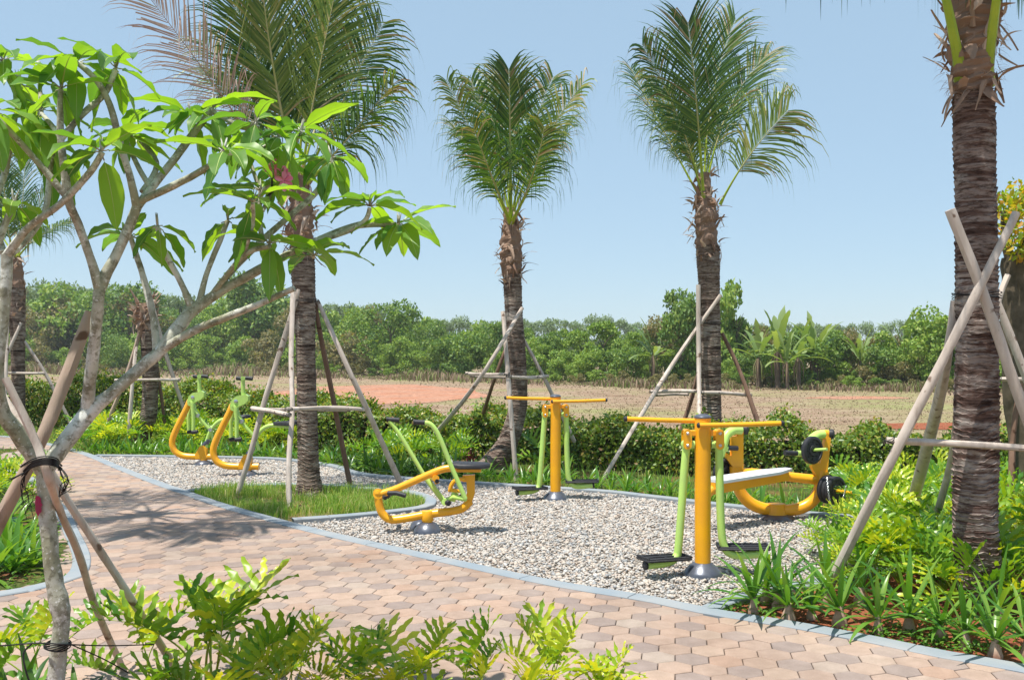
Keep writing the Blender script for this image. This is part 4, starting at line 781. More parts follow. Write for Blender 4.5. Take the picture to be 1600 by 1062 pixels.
# ---------------------------------------------------------------- frangipani (foreground left)
def frangipani():
    Yf=4.15; o=P(88,1210,Yf); o.z=-.02; e=empty('frangipani_tree',o,'pale barked frangipani tree with glossy leaves and pink flowers at the left foreground','tree')
    mb=MB(); mb.off=o
    ch=[ [(86,1215,40,4.15),(86,1120,38,4.15),(89,1050,34,4.15),(96,975,33,4.15),(94,945,39,4.15),(84,905,34,4.15),(77,840,33,4.15),(73,790,32,4.15),(70,745,32,4.15),(68,722,32,4.15)],
      [(66,735,30,4.15),(48,705,34,4.12),(22,668,32,4.08),(3,640,28,4.05),(-4,580,25,4.0),(4,500,24,4.0),(10,430,23,4.0),(10,398,24,4.0)],
      [(72,735,30,4.15),(92,703,35,4.18),(120,668,34,4.22),(142,640,34,4.25),(170,618,27,4.27),(210,583,26,4.3),(250,548,26,4.33),(278,512,27,4.36),(300,486,25,4.38),(340,458,20,4.4),(375,438,19,4.42),(430,408,18,4.45),(480,383,16,4.48),(540,358,15,4.5),(575,350,14,4.52),(620,352,11,4.54)],
      [(136,645,26,4.25),(140,600,25,4.2),(147,540,24,4.15),(153,480,24,4.1),(157,448,25,4.1),(178,405,21,4.12),(200,358,20,4.14),(214,322,20,4.15)],
      [(156,455,22,4.1),(140,400,17,4.05),(122,350,17,4.0),(108,315,18,3.95),(100,260,15,3.92),(95,215,15,3.9),(94,165,12,3.88),(95,140,10,3.88)],
      [(214,325,18,4.15),(204,280,15,4.1),(188,225,14,4.05),(172,165,13,4.0),(150,125,12,3.97),(120,98,11,3.95)],
      [(216,322,18,4.15),(240,290,16,4.2),(275,245,16,4.25),(305,205,15,4.3),(333,170,13,4.33)],
      [(218,315,14,4.15),(255,298,15,4.1),(295,278,14,4.05),(330,258,13,4.0),(350,238,12,3.98)],
      [(222,300,12,4.2),(245,260,12,4.3),(225,225,11,4.4),(200,205,10,4.45)],
      [(250,548,18,4.33),(300,518,18,4.3),(350,497,16,4.27),(400,477,14,4.24),(460,450,12,4.2)],
      [(245,548,17,4.33),(240,500,14,4.35),(226,440,13,4.38),(212,395,12,4.4),(204,370,10,4.4)],
      [(300,480,17,4.38),(282,440,12,4.36),(258,395,12,4.34),(246,355,10,4.33)],
      [(312,472,15,4.38),(322,430,11,4.4),(340,385,11,4.42),(356,345,9,4.44)],
      [(330,462,14,4.4),(365,420,13,4.44),(410,375,13,4.48),(450,340,12,4.5),(490,305,12,4.52),(515,270,12,4.52),(518,248,11,4.52)],
      [(500,375,12,4.48),(545,360,12,4.45),(570,345,10,4.4),(578,325,9,4.38)],
      [(108,312,15,3.95),(60,255,13,3.9),(20,210,12,3.85),(-15,175,11,3.8)],
      [(10,400,20,4.0),(45,355,15,3.95),(95,318,14,3.9),(140,270,14,3.85),(160,238,12,3.83)],
      [(8,402,18,4.0),(40,375,14,4.1),(70,330,12,4.15),(78,270,11,4.2),(83,235,10,4.2)],
      [(97,215,13,3.9),(130,178,13,3.95),(165,145,12,4.0),(180,110,11,4.02)],
      [(95,215,11,3.9),(80,195,10,3.95),(65,178,9,4.0)],
      [(-2,380,14,4.0),(10,345,13,4.0),(22,318,12,4.0)],
      [(5,395,15,4.0),(-10,330,14,4.1),(8,270,12,4.15),(15,235,10,4.15)],
      [(240,300,12,4.2),(218,265,11,4.25),(195,215,10,4.3)],
      [(410,375,11,4.48),(405,340,10,4.5),(408,300,9,4.5)],[(330,462,11,4.4),(380,400,11,4.3),(420,385,10,4.25)] ]
    for i,c in enumerate(ch): tubepx(mb,c,12,0,5,.15,i*2.7,fat=.76)
    TR=mb
    # pink paint mark on the trunk
    mb=MB(); mb.off=o; V=[];n1=5;n2=9
    for i in range(n2+1):
        for j in range(n1+1):
            py=772+i*3.4; a=-1.9+(j/n1-.5)*.85*(math.sin(math.pi*min(1,(i+.6)/(n2+.7)))**.5)*(1+.2*math.sin(i*2.3+j)); r=.0468; c=P(71.5+(i*.12),py,4.15); V.append(c+Vector((math.cos(a)*r,math.sin(a)*r,0)))
    mb.add(V,[(i*(n1+1)+j,i*(n1+1)+j+1,(i+1)*(n1+1)+j+1,(i+1)*(n1+1)+j) for i in range(n2) for j in range(n1)]); mb.build('paint_mark',M['pink'],e)
    ros=[(120,98,3.95,'r'),(96,138,3.88,''),(181,106,4.02,''),(62,172,4.0,''),(-15,172,3.8,'r'),(83,233,4.2,''),(158,236,3.83,''),(196,210,4.3,''),(200,203,4.45,'r'),(333,168,4.33,''),(350,236,3.98,''),(298,180,4.3,''),(408,298,4.5,''),(422,380,4.25,''),(460,448,4.2,'n'),(204,368,4.4,''),(246,352,4.33,'s'),(356,343,4.44,'s'),(518,246,4.52,''),(578,322,4.38,''),(622,350,4.54,'r'),(435,215,4.4,''),(470,205,4.3,''),(400,190,4.2,''),(22,316,4.0,'s'),(395,315,4.1,''),(490,400,4.4,''),(30,130,4.2,''),(5,95,4.1,'r'),(385,235,4.6,''),(440,260,4.6,'')]
    rnd=random.Random(8)
    # small branches that carry the rosettes not on a main limb
    mb=TR
    for a in ([(333,175,9,4.33),(380,200,9,4.3),(400,192,9,4.2)],[(350,240,9,3.98),(400,235,8,4.2),(435,217,8,4.4)],[(408,305,9,4.5),(445,250,8,4.4),(470,207,8,4.3)],[(480,383,9,4.48),(490,402,8,4.4)],[(380,400,9,4.3),(395,350,8,4.2),(395,317,8,4.1)],[(15,240,9,4.15),(25,180,8,4.2),(30,132,8,4.2)],[(-15,180,9,3.8),(-5,130,8,4.0),(5,97,8,4.1)],[(65,180,8,4.0),(62,130,8,4.2),(60,97,8,4.4)],[(408,305,8,4.5),(395,265,8,4.6),(385,237,8,4.6)],[(410,330,8,4.5),(430,290,8,4.6),(440,262,8,4.6)]): tubepx(mb,a,8,0,4,.1,a[0][0],fat=.8)
    mb.build('trunk',M['frbark'],e)
    for k,(px,py,Y,mode) in enumerate(ros):
        if mode=='n': continue
        mb=MB(); mb.off=o; c=P(px,py,Y); n={'':8,'r':9,'s':5}[mode]; sz=1.0 if mode!='s' else .8
        for j in range(3): # bud tips
            d=Vector((rnd.uniform(-.3,.3),rnd.uniform(-.3,.3),1)).normalized(); mb.tube([c,c+d*.03,c+d*.06],[.006,.0045,.001],5,1)
        for i in range(n):
            az=2*math.pi*(i/n)+rnd.uniform(-.35,.35); el=rnd.choice([.6,.35,.2,0,-.35,-1.1]) if mode!='s' else rnd.uniform(-.9,.5)
            if mode=='r' and math.cos(az)<-.3: az+=1.2
            h=Vector((math.cos(az),math.sin(az),0)); d=(h*math.cos(el)+Vector((0,0,math.sin(el)))).normalized(); L=rnd.uniform(.20,.29)*sz; W=L*rnd.uniform(.29,.37)
            p=c+d*.01; pt=rnd.uniform(.02,.045); mb.tube([c,c+d*pt*.5,c+d*pt+Vector((0,0,.004))],.003,5,1); p=c+d*pt; K=9; V=[]
            s=d.cross(Vector((0,0,1))); s=s.normalized() if s.length>.1 else Vector((1,0,0)); s=Matrix.Rotation(rnd.uniform(-.5,.5),3,d)@s
            dr=rnd.uniform(.05,.13); fold=rnd.uniform(.15,.5)
            for q in range(K+1):
                t=q/K; wd=W*(math.sin(math.pi*min(t**.8*1.0,1))**.75 if 0<t<1 else .0)*(1-.1*t)
                nn=s.cross(d).normalized(); wv=.006*math.sin(q*1.9+i)
                V+=[p-s*wd*.5+nn*(wd*fold*.5+wv),p-s*wd*.25+nn*wd*fold*.22,p,p+s*wd*.25+nn*wd*fold*.22,p+s*wd*.5+nn*(wd*fold*.5-wv)]
                d=(d+Vector((0,0,-1))*dr).normalized(); p=p+d*L/K
            mb.add(V,[(5*a+b,5*a+b+1,5*a+b+6,5*a+b+5) for a in range(K) for b in range(4)])
            mb.tube([V[5*a+2] for a in range(K+1)],[.0032-.0024*a/K for a in range(K+1)],4,2,flat=.6)
        mb.build('leaf_cluster',[M['frleaf'],M['frbark'],M['midrib']],e,sharp=None)
    for (px,py,Y,nf) in ((449,283,4.32,5),(425,268,4.38,2)):
        mb=MB(); mb.off=o; c=P(px,py,Y); mb.tube([P(408,318,Y+.05),P(425,300,Y+.02),c],[.006,.005,.004],6,1)
        for f in range(nf):
            fc=c+Vector((rnd.uniform(-.038,.038),rnd.uniform(-.05,.0),rnd.uniform(-.028,.03))); ax=Vector((rnd.uniform(-.5,.8),-1,rnd.uniform(-.3,.5))).normalized(); u=ax.cross(Vector((0,0,1))).normalized(); v=ax.cross(u)
            mb.tube([c,fc],[.003,.003],5,1)
            for p_ in range(5):
                a=2*math.pi*p_/5+f; d=u*math.cos(a)+v*math.sin(a); s=ax.cross(d).normalized(); W=.021;L=.042
                mb.add([fc,fc+d*L*.5+s*W*.6+ax*.012,fc+d*L*.9+s*W*.5+ax*.010,fc+d*L+ax*.006,fc+d*L*.9-s*W*.4+ax*.014,fc+d*L*.5-s*W*.5+ax*.016],[(0,1,2,3),(0,3,4,5)])
        mb.build('flower_cluster',[M['petal'],M['wire']],e,smooth=False)
frangipani()
sp=support([([(141,488,20,4.45),(120,545,23,4.4),(90,625,24,4.35),(62,692,25,4.3),(20,775,26,4.3),(-60,930,28,4.3)],'poleA'),
 [(8,590,13,3.95),(35,645,15,3.97),(60,700,16,3.98),(76,745,17,3.98),(95,800,14,4.2),(125,870,14,4.5),(150,950,13,4.8),(190,1040,12,5.3)],
 ([(-30,570,17,4.5),(20,645,17,4.45),(60,705,17,4.4),(95,765,15,4.45),(150,850,14,4.6),(205,935,14,4.8),(285,1058,14,5.1)],'pole')],[],'three rough poles tied with black wire around the frangipani trunk',seed=9)
def wires():
    rnd=random.Random(2); o=Vector(sp.location); mb=MB(); mb.off=o
    for k in range(16):
        y=722+rnd.uniform(-7,7); tubepx(mb,[(38+rnd.uniform(-6,4),y+12+rnd.uniform(-3,5),2,3.95),(50,y+2,2,3.93),(70,y-3,2,3.92),(88,y,2,3.95),(94+rnd.uniform(-3,3),y+6,2,4.1)],5,0,4,0)
    for k in range(9):
        x=92; tubepx(mb,[(x,727,1.2,4.0),(x+rnd.uniform(4,18),745,1.2,3.97),(x+rnd.uniform(2,20),760+rnd.uniform(-8,8),1.1,3.97),(x+rnd.uniform(-2,10),770+rnd.uniform(-6,8),1,3.97),(x+rnd.uniform(0,28),752+rnd.uniform(0,12),1,3.96)],4,0,5,0)
    for k in range(4): tubepx(mb,[(42,736,3,3.96),(30,742,2.4,3.95),(10+rnd.uniform(-3,6),750+rnd.uniform(-3,3),1,3.95)],4,0,4,0)
    for k in range(6): tubepx(mb,[(40,740,1.3,3.96),(37+rnd.uniform(-5,5),755,1.2,3.96),(45+rnd.uniform(-12,8),775,1.1,3.96),(42+rnd.uniform(-10,12),795+rnd.uniform(-8,20),1,3.96)],4,0,5,0)
    mb.build('wire_tie',M['wire'],sp)
    mb=MB(); c=P(90,1007,4.15); tubepx(mb,[(-60,1008,2.4,3.9),(0,1008,2.4,4.0),(60,1004,2.4,4.06),(105,1006,2.4,4.06),(170,1008,2,4.3),(240,1006,2,4.5)],5,0,5,0)
    for k in range(5):
        r=.055; mb.tube([c+Vector((math.cos(a)*r,math.sin(a)*r,(k-2)*.005+.006*math.sin(a*2+k))) for a in [2*math.pi*j/16 for j in range(17)]],.003,5,caps=False)
    tubepx(mb,[(50,1005,3,4.02),(37,1020,3,4.0),(40,1045,3,3.98),(50,1075,3,3.98)],5,0,5,0); tubepx(mb,[(108,1005,2,4.1),(160,1028,2,4.2),(200,1050,2,4.3)],5,0,4,0)
    ob=mb.build('guy_wire',M['wire']); tag(ob,'thin black wire wound round the frangipani trunk near the bottom of the frame','wire')
wires()
# ---------------------------------------------------------------- philodendrons
def philo_leaf(name,seed,mat,pet=.34,bl=.36,nl=7,lift=.35,droop=.5,width=.75):
    lift*=1.5
    rnd=random.Random(seed); mb=MB(); K=8
    pts=[Vector((0,0,0)),Vector((pet*.16,0,pet*.45)),Vector((pet*.42,0,pet*.85)),Vector((pet*.62,0,pet*1.02))]; c=catmull(pts,4); mb.tube([p[:3] for p in c],[.0075-.0035*i/len(c) for i in range(len(c))],6,1)
    p0=Vector(c[-1]); d=Vector((.75,0,.55)).normalized(); mid=[p0.copy()]; dirs=[d.copy()]
    for i in range(16):
        d=(d+Vector((0,0,-1))*droop*.085).normalized(); mid.append(mid[-1]+d*bl/16); dirs.append(d.copy())
    mb.tube(mid,[.004-.003*i/16 for i in range(17)],5,1)
    side=Vector((0,1,0))
    for sg in (-1,1):
        for k in range(nl+1):
            last=(k==nl)
            if last and sg==1: continue
            t=.02+.93*k/nl; i=min(int(t*16),15); root=mid[i].lerp(mid[i+1],t*16-i) if i<16 else mid[16]; dd=dirs[i]; nn=dd.cross(side*-1).normalized()
            if nn.z<0: nn=-nn
            ang=math.radians(118-98*(k/nl))+rnd.uniform(-.06,.06); ang=0 if last else ang
            LL=bl*width*(.50+.42*math.sin(math.pi*(k/nl*.85+.12)))*rnd.uniform(.88,1.1)*(.62 if k==0 else 1)
            if last: LL=bl*.32
            D=(dd*math.cos(ang)+side*sg*math.sin(ang)+nn*lift*math.sin(ang)).normalized(); S=nn.cross(D).normalized(); bw=bl/nl*.76*(.8 if last else 1)
            V=[];q=root-D*.0; SG=9; ph=rnd.uniform(0,6); cu=rnd.uniform(-.02,.05)
            for s_ in range(SG+1):
                u=s_/SG; w1=bw*(1.25-.62*math.sin(min(u*1.7,1)*math.pi*.5)+.28*math.exp(-((u-.70)/.2)**2))*(1 if u<.78 else max(0,(1-u)/.22)**.6)
                wob=1+.34*math.sin(u*19+ph); wob2=1+.34*math.sin(u*17+ph+2); z=.009*math.sin(u*13+ph)
                V+=[q-S*w1*.55*wob+nn*(z+.15*w1),q,q+S*w1*.55*wob2+nn*(-z+.15*w1)]
                D=(D+Vector((0,0,-1))*(.03+cu)*(u*1.4)).normalized(); q=q+D*LL/SG
            mb.add(V,[(3*a+b,3*a+b+1,3*a+b+4,3*a+b+3) for a in range(SG) for b in (0,1)])
    me=mb.build(name,[M[mat],M['petiole']],None,smooth=True,sharp=None)
    m=me.data; bpy.data.objects.remove(me); return m
PL={m:[philo_leaf('philodendron_leaf',s,m,nl=n,lift=l,droop=d,width=w_,pet=p_) for s,n,l,d,w_,p_ in ((1,7,.45,.3,.78,.34),(2,8,.65,.5,.72,.38),(3,6,.3,.8,.80,.30),(4,7,.9,.2,.7,.36))] for m in ('phileaf','phileafy')}
def philo(loc,label,n=8,sc=1.0,yel=.4,seed=0,group=None,spread=(.1,.8),az0=None):
    rnd=random.Random(seed); e=empty('philodendron',loc,label,'plant',group)
    for i in range(n):
        m='phileafy' if rnd.random()<yel else 'phileaf'; o=bpy.data.objects.new('leaf',rnd.choice(PL[m])); C.objects.link(o); o.parent=e
        tl=spread[0]+(spread[1]-spread[0])*(i/max(n-1,1)); az=i*2.4+rnd.uniform(-.4,.4); s=sc*rnd.uniform(.8,1.15)*(1-.15*tl)
        o.rotation_euler=(rnd.uniform(-.25,.25),tl-.35,az); o.scale=(s,s,s)
    return e
FG=[((60,1000),5.0,.75,.05,6,'dark philodendron at the bottom left corner beside the frangipani trunk'),((235,985),4.75,.72,.55,6,'small bright philodendron between the two poles at the bottom left'),((330,960),4.7,.90,.2,9,'large green philodendron right of the poles at the bottom edge'),((455,1005),4.6,.72,.85,9,'yellow green philodendron second of the bottom edge row, left of center'),((560,1000),4.7,.68,.5,8,'mixed green philodendron in the middle of the bottom edge row'),((640,985),4.65,.75,.75,8,'tall upright yellow tipped philodendron at the bottom center'),((735,1030),4.6,.70,.3,7,'mid green philodendron at the bottom center, low against the frame edge'),((865,1020),4.65,.78,.95,10,'bright yellow green philodendron at the right end of the bottom row'),((950,1075),4.5,.6,.8,5,'low yellow philodendron rising barely into the frame at the bottom'),((-20,1060),4.4,.7,.1,7,'green philodendron cut by the bottom left corner'),((380,1075),4.3,.75,.6,7,'low bushy philodendron cut by the bottom edge under the large one')]
for i,((px,py),Y,sc,yl,n,lb) in enumerate(FG):
    p=P(px,py,Y); H=.62*sc; hs=1.15 if i==2 else (.98 if i in (0,1,9) else .88); philo((p.x,Y,max(p.z-H,-.0)),lb,max(n-1,4),sc*hs,min(1,yl+.15),seed=100+i,group='philodendrons along the bottom edge',spread=(-.15,.6))
p=[G(-800,1130),G(1000,1130),G(1050,1180)]
fb=[(-7,4.95),(1.15,4.75),(1.5,3.9),(1.3,2.2),(-7,2.2)]
sheet('flower_bed_soil',fb,.006,M['redsoil'],'red soil of the flower bed below the bottom edge')
RB=[(1352,885,.60,.6,'philodendron in the gap between the tip plant and the slanting stake'),(1500,950,.75,.6,'low bright philodendron in front of the big palm trunk'),(1370,915,.7,.7,'low bright philodendron at the foot of the slanting stake'),(1300,868,.50,.9,'leftmost bright philodendron at the tip of the right flower bed'),(1385,850,.72,.5,'broad philodendron behind the slanting stake'),(1405,908,.8,.25,'dark green philodendron in front, right of the slanting stake'),(1440,868,.95,.85,'yellow green philodendron left of the big palm trunk'),(1475,925,.9,.5,'spreading philodendron at the foot of the big palm'),(1570,905,1.0,.45,'large philodendron right of the big palm trunk'),(1600,870,1.0,.6,'philodendron cut by the right frame edge beside the big palm'),(1430,820,.85,.5,'philodendron behind the bright one, under the thick crossbar'),(1510,880,.95,.75,'upright philodendron hugging the big palm trunk on its left'),(1365,822,.62,.8,'yellow philodendron right of the weight discs'),(1620,945,.9,.3,'dark philodendron at the lower right frame edge')]
for i,(px,py,sc,yl,lb) in enumerate(RB):
    g=G(px,py); g.z=-.02; philo(g,lb,14,sc*1.1,yl*.55,seed=200+i,group='philodendrons of the right flower bed')
for i in range(16):
    rr=random.Random(300+i); px=1300+i*22+rr.uniform(-8,8); g=G(px,rr.uniform(768,800)); g.z=-.04; philo(g,'bushy philodendron before the right hedge, '+('behind the weight discs' if px<1380 else 'left of the rear stake' if px<1440 else 'left of the big palm' if px<1500 else 'behind the big palm' if px<1560 else 'right of the big palm'),9,.78,.35,seed=300+i,group='philodendrons in front of the right hedge')
for i in range(22):
    rr=random.Random(400+i); px=rr.uniform(130,330) if i<14 else rr.uniform(330,480); py=rr.uniform(690,703) if i<14 else rr.uniform(692,702); g=G(px,py); g.z=-.04; philo(g,'bright leafy philodendron in the clump '+('left of' if px<205 else 'right of' if px<330 else 'far right of')+' the cropped palm trunk',8,1.0,.5,seed=400+i,group='philodendrons around the cropped palm')
for i,(px,py) in enumerate(((600,715),(625,722),(650,718),(590,728),(690,733),(700,722),(860,738),(640,728))):
    g=G(px,py); g.z=-.04; philo(g,'feathery green philodendron behind the rower, '+('left of the levers' if px<610 else 'between the levers' if px<655 else 'right of the levers')+(' near the kerb' if py>725 else ' near the hedge'),8,.95,.15,seed=450+i,group='philodendrons behind the rower')
for i,(px,py) in enumerate(((20,790),(50,770),(-20,770),(35,760))):
    g=G(px,py); g.z=-.02; philo(g,'bushy philodendron in the left flower bed behind the crossed poles',9,.8,.4,seed=480+i,group='philodendrons of the left flower bed')
# ---------------------------------------------------------------- strap leaved lilies
def strap(mb,n,L,W,rnd,z0=0,mi=0,up=(.35,1.35)):
    for i in range(n):
        az=i*2.4+rnd.uniform(-.4,.4); el=up[1]-(up[1]-up[0])*((i+.5)/n)+rnd.uniform(-.15,.15); d=Vector((math.cos(az)*math.cos(el),math.sin(az)*math.cos(el),math.sin(el))); s=Vector((-math.sin(az),math.cos(az),0)); p=Vector((d.x*.01,d.y*.01,z0)); l=L*rnd.uniform(.7,1.1); K=7; V=[]; dr=rnd.uniform(.10,.24); s=Matrix.Rotation(rnd.uniform(-.3,.3),3,d)@s
        for k in range(K+1):
            u=k/K; w_=W*(.55+.6*math.sin(min(u*1.3+.15,1)*math.pi*.62))*(1 if u<.6 else max(.03,((1-u)/.4))**.8); nn=s.cross(d).normalized()*-1
            V+=[p-s*w_*.5+nn*w_*.18,p,p+s*w_*.5+nn*w_*.18]; d=(d+Vector((0,0,-1))*dr*u*1.3).normalized(); p=p+d*l/K
        mb.add(V,[(3*a+b,3*a+b+1,3*a+b+4,3*a+b+3) for a in range(K) for b in (0,1)],mi)
def lilymesh(seed,mat,n=11,L=.34,W=.036,z0=.0,up=(.35,1.35)):
    mb=MB(); strap(mb,n,L,W,random.Random(seed),z0,0,up); o=mb.build('foliage',M[mat],None,sharp=None); m=o.data; bpy.data.objects.remove(o); return m
LM=[lilymesh(i,'lily',16,.42,.030,.10,(.0,1.35)) for i in range(4)]; LS=[lilymesh(10+i,'lily',12,.36,.036,0) for i in range(4)]; LD=[lilymesh(20+i,'lilydark',13,.42,.036,0,(.25,1.3)) for i in range(4)]
def bulbm():
    mb=MB(); mb.lathe([(.030,-.03),(.040,0),(.042,.025),(.032,.06),(.022,.09),(.018,.125)],n=16); o=mb.build('bulb',M['bulb'],None); m=o.data; bpy.data.objects.remove(o); return m
BM=bulbm()
BL=[(1177,955,'leftmost at the bed tip'),(1215,945,'second from left'),(1197,938,'short rear one behind the second'),(1232,965,'third from left in front'),(1268,962,'fourth from left'),(1345,940,'rear one at the foot of the slanting stake'),(1312,972,'fifth from left'),(1372,985,'tall sixth of the front row'),(1420,983,'seventh of the front row'),(1470,995,'eighth of the front row'),(1508,1007,'ninth of the front row'),(1555,1022,'tenth of the front row'),(1605,1020,'eleventh, cut by the right edge'),(1290,935,'rear one beside the gravel'),(1560,968,'broad one behind the front row at right')]
for i,(px,py,w_) in enumerate(BL):
    g=G(px,py); g.z=-.025; rr=random.Random(i); e=empty('bulb_lily',g,'bulb lily in the red soil, '+w_,'plant','bulb lilies of the right flower bed',rr.uniform(0,6)); s=rr.uniform(.85,1.15)*(1.15 if 'tall' in w_ else 1); e.scale=(s,s,s)
    o=link('foliage',rr.choice(LM),e); o=link('bulb',BM,e); q=rr.uniform(.85,1.25); o.scale=(q,q,1)
def lilyrow(pts,ms,label,group,smin=.8,smax=1.15,seed=0,z=-.045):
    ZL=[(200,'at its far left'),(290,'by the riding trainers'),(400,'right of the riding trainers'),(470,'left of the staked palm'),(530,'right of the staked palm'),(620,'left of the rowing machine'),(700,'behind the rowing machine'),(780,'by the leaning palm'),(880,'left of the far air walker post'),(1000,'right of the far air walker'),(1100,'left of the near air walker'),(1200,'left of the bench base'),(3000,'right of the bench base')]
    rr=random.Random(seed)
    for px,py in pts:
        g=G(px,py); g.z=z; o=link('strap_lily',rr.choice(ms)); o.location=g; o.rotation_euler=(0,0,rr.uniform(0,6.28)); s=rr.uniform(smin,smax); o.scale=(s,s,s); tag(o,label+(', '+next(z for a,z in ZL if px<a) if 'row' in group or 'kerb' in group else ''),'plant',group)
def along(x0,x1,step,dy,jit,seed):
    rr=random.Random(seed); out=[]; x=x0
    bx=[(150,711),(270,712.5),(370,714),(445,717),(520,727),(560,739),(642,747),(794,757),(945,767),(1000,773),(1129,788),(1250,800),(1400,812),(1600,838)]
    while x<x1: out.append((x,float(np.interp(x,[b[0] for b in bx],[b[1] for b in bx]))-dy+rr.uniform(-jit,jit))); x+=step*rr.uniform(.7,1.3)
    return out
lilyrow(along(140,520,15,5,1,1),LS,'green strap lily on the rear kerb','lilies along the rear kerb at the left',.9,1.25,1)
lilyrow(along(150,260,16,9,2,11),LS,'green strap lily just behind the kerb row','lilies behind the kerb at the far left',.9,1.25,11)
lilyrow(along(520,740,13,7,2,2)+along(520,700,13,15,3,3),LD,'dark strap lily near the rear kerb','dark lilies behind the rower',.9,1.2,2)
lilyrow(along(745,1300,20,7,2,4),LS,'small green strap lily on the rear kerb','lilies along the rear kerb at the right',.65,1.0,4)
lilyrow(along(760,1180,34,14,3,5),LS,'green strap lily in the row before the hedge','lilies in the second row before the hedge',.8,1.1,5)
lilyrow([(8,880),(30,868),(5,850),(45,850),(20,835),(-10,870),(-15,900),(20,890),(50,882),(10,815)],LM[:0]+[lilymesh(31+i,'lily',16,.52,.045,0,(.2,1.3)) for i in range(3)],'large arching strap leaved lily packed into the left flower bed','lilies of the left flower bed',.8,1.05,6,-.02)
lilyrow([(1440,800),(1475,795),(1410,790),(1500,812)],[lilymesh(41,'lily',10,.55,.07,0,(.6,1.4))],'broad leaved lily standing behind the big palm and its rear stake','broad lilies behind the big palm',.8,1.1,7)
rr=random.Random(77)
for i,(px,py,Yd) in enumerate(((60,1060,4.3),(20,1040,4.4),(120,1075,4.2))):
    p_=P(px,py,Yd); o=link('strap_lily',LD[i]); o.location=(p_.x,Yd,max(p_.z-.35,0)); o.scale=(1.2,1.2,1.2); tag(o,'strap leaved lily at the foot of the frangipani at the bottom left','plant','lilies under the frangipani')
# small red cordyline and rocks
g=G(735,728); g.z=-.04; mb=MB(); strap(mb,16,.33,.03,random.Random(4),0,0,(.8,1.5)); o=mb.build('cordyline',M['cord'],None,sharp=None); o.location=g; tag(o,'small dark red leaved cordyline beside the leaning palm','plant')
for i,(px,py,s,lb) in enumerate(((668,722,.16,'pale grey rock left of its neighbour in the bed behind the rower'),(690,722,.2,'larger pale grey rock in the bed behind the rower'))):
    import bmesh
    bm=bmesh.new(); bmesh.ops.create_icosphere(bm,subdivisions=3,radius=1)
    for v in bm.verts: v.co*=1+.25*noise.noise(v.co*1.3+Vector((i*5,0,0))); v.co.z*=.65; v.co.y*=.8
    me=bpy.data.meshes.new('rock'); bm.to_mesh(me); bm.free(); me.materials.append(M['rock']); o=link('rock',me); g=G(px,py+16); o.location=(g.x,g.y,.03); o.scale=(s,s,s); tag(o,lb,'rock')
# ---------------------------------------------------------------- far trees
def crown_mesh(seed,mat,n=3600,asp=.55,low=.0,lump=16,leaf=.045,gap=.0,top=1.0):
    r=np.random.default_rng(seed); cs=[];rs=[]
    for i in range(lump):
        a=r.uniform(0,6.28); h=r.uniform(low+.1,top*.93); env=math.sin(math.pi*min(max((h-low+.12)/(top-low+.18),0),1))**.55*asp; q=env*r.uniform(.2,.85); cs.append((math.cos(a)*q,math.sin(a)*q,h)); rs.append(r.uniform(.10,.21)*(asp/.55)**.6)
    cs=np.array(cs);rs=np.array(rs); k=r.integers(0,lump,n); d=randdir(r,n); d[:,2]=np.abs(d[:,2])*np.sign(r.random(n)-.22); rad=rs[k]*(1-np.abs(r.normal(0,.16,n)))*(1+.25*np.sin(d[:,0]*9+k)*np.sin(d[:,1]*8))
    p=cs[k]+d*rad[:,None]*[1,1,.8]; p[:,2]=np.clip(p[:,2],.0,None); N=unit(d+r.normal(0,.4,(n,3))); D=unit(r.normal(size=(n,3))+d*.5+[0,0,-.1]); s=leaf*r.uniform(.6,1.35,n)
    v,q=leafcards(p,D,N,s,s*.6); return npmesh('crown',v,[q],M[mat])
def leafc(name,st,tr=.3): M[name]=leafmat(name,st,tr,(1.6,1.6,.5),.5,.3)
leafc('tree_a',[(0,(.11,.21,.045)),(.6,(.23,.35,.06)),(1,(.36,.44,.09))]); leafc('tree_b',[(0,(.08,.165,.04)),(.7,(.16,.26,.055)),(1,(.28,.36,.08))]); leafc('tree_c',[(0,(.14,.25,.05)),(.6,(.23,.35,.06)),(1,(.34,.41,.09))]); leafc('tree_d',[(0,(.15,.15,.07)),(.6,(.24,.23,.10)),(1,(.33,.25,.12))]); leafc('tree_far',[(0,(.15,.22,.12)),(.6,(.21,.29,.15)),(1,(.27,.34,.18))]); leafc('banana',[(0,(.13,.22,.07)),(1,(.27,.34,.13))],.35); leafc('tree_y',[(0,(.16,.28,.03)),(.5,(.35,.38,.03)),(.85,(.55,.35,.04)),(1,(.45,.18,.05))],.45)  # rear-row greens paled towards grey: distance haze put into the leaf colour
kinds={}
def treeproto(kind,seed,mat,**kw):
    mb=MB(); rnd=random.Random(seed); mb.tube([(0,0,-.02),(.01,.01,.3),(.02,0,.7)],[.018,.014,.006],7)
    for i in range(7):
        z=rnd.uniform(.15,.6); a=rnd.uniform(0,6.28); mb.tube([(.01,0,z),(math.cos(a)*.1,math.sin(a)*.1,z+.12),(math.cos(a)*.25,math.sin(a)*.25,z+.22)],[.009,.006,.003],5)
    t=mb.build('trunk',M['twigbark'],None); td=t.data; bpy.data.objects.remove(t); kinds[kind]=(td,crown_mesh(seed,mat,**kw))
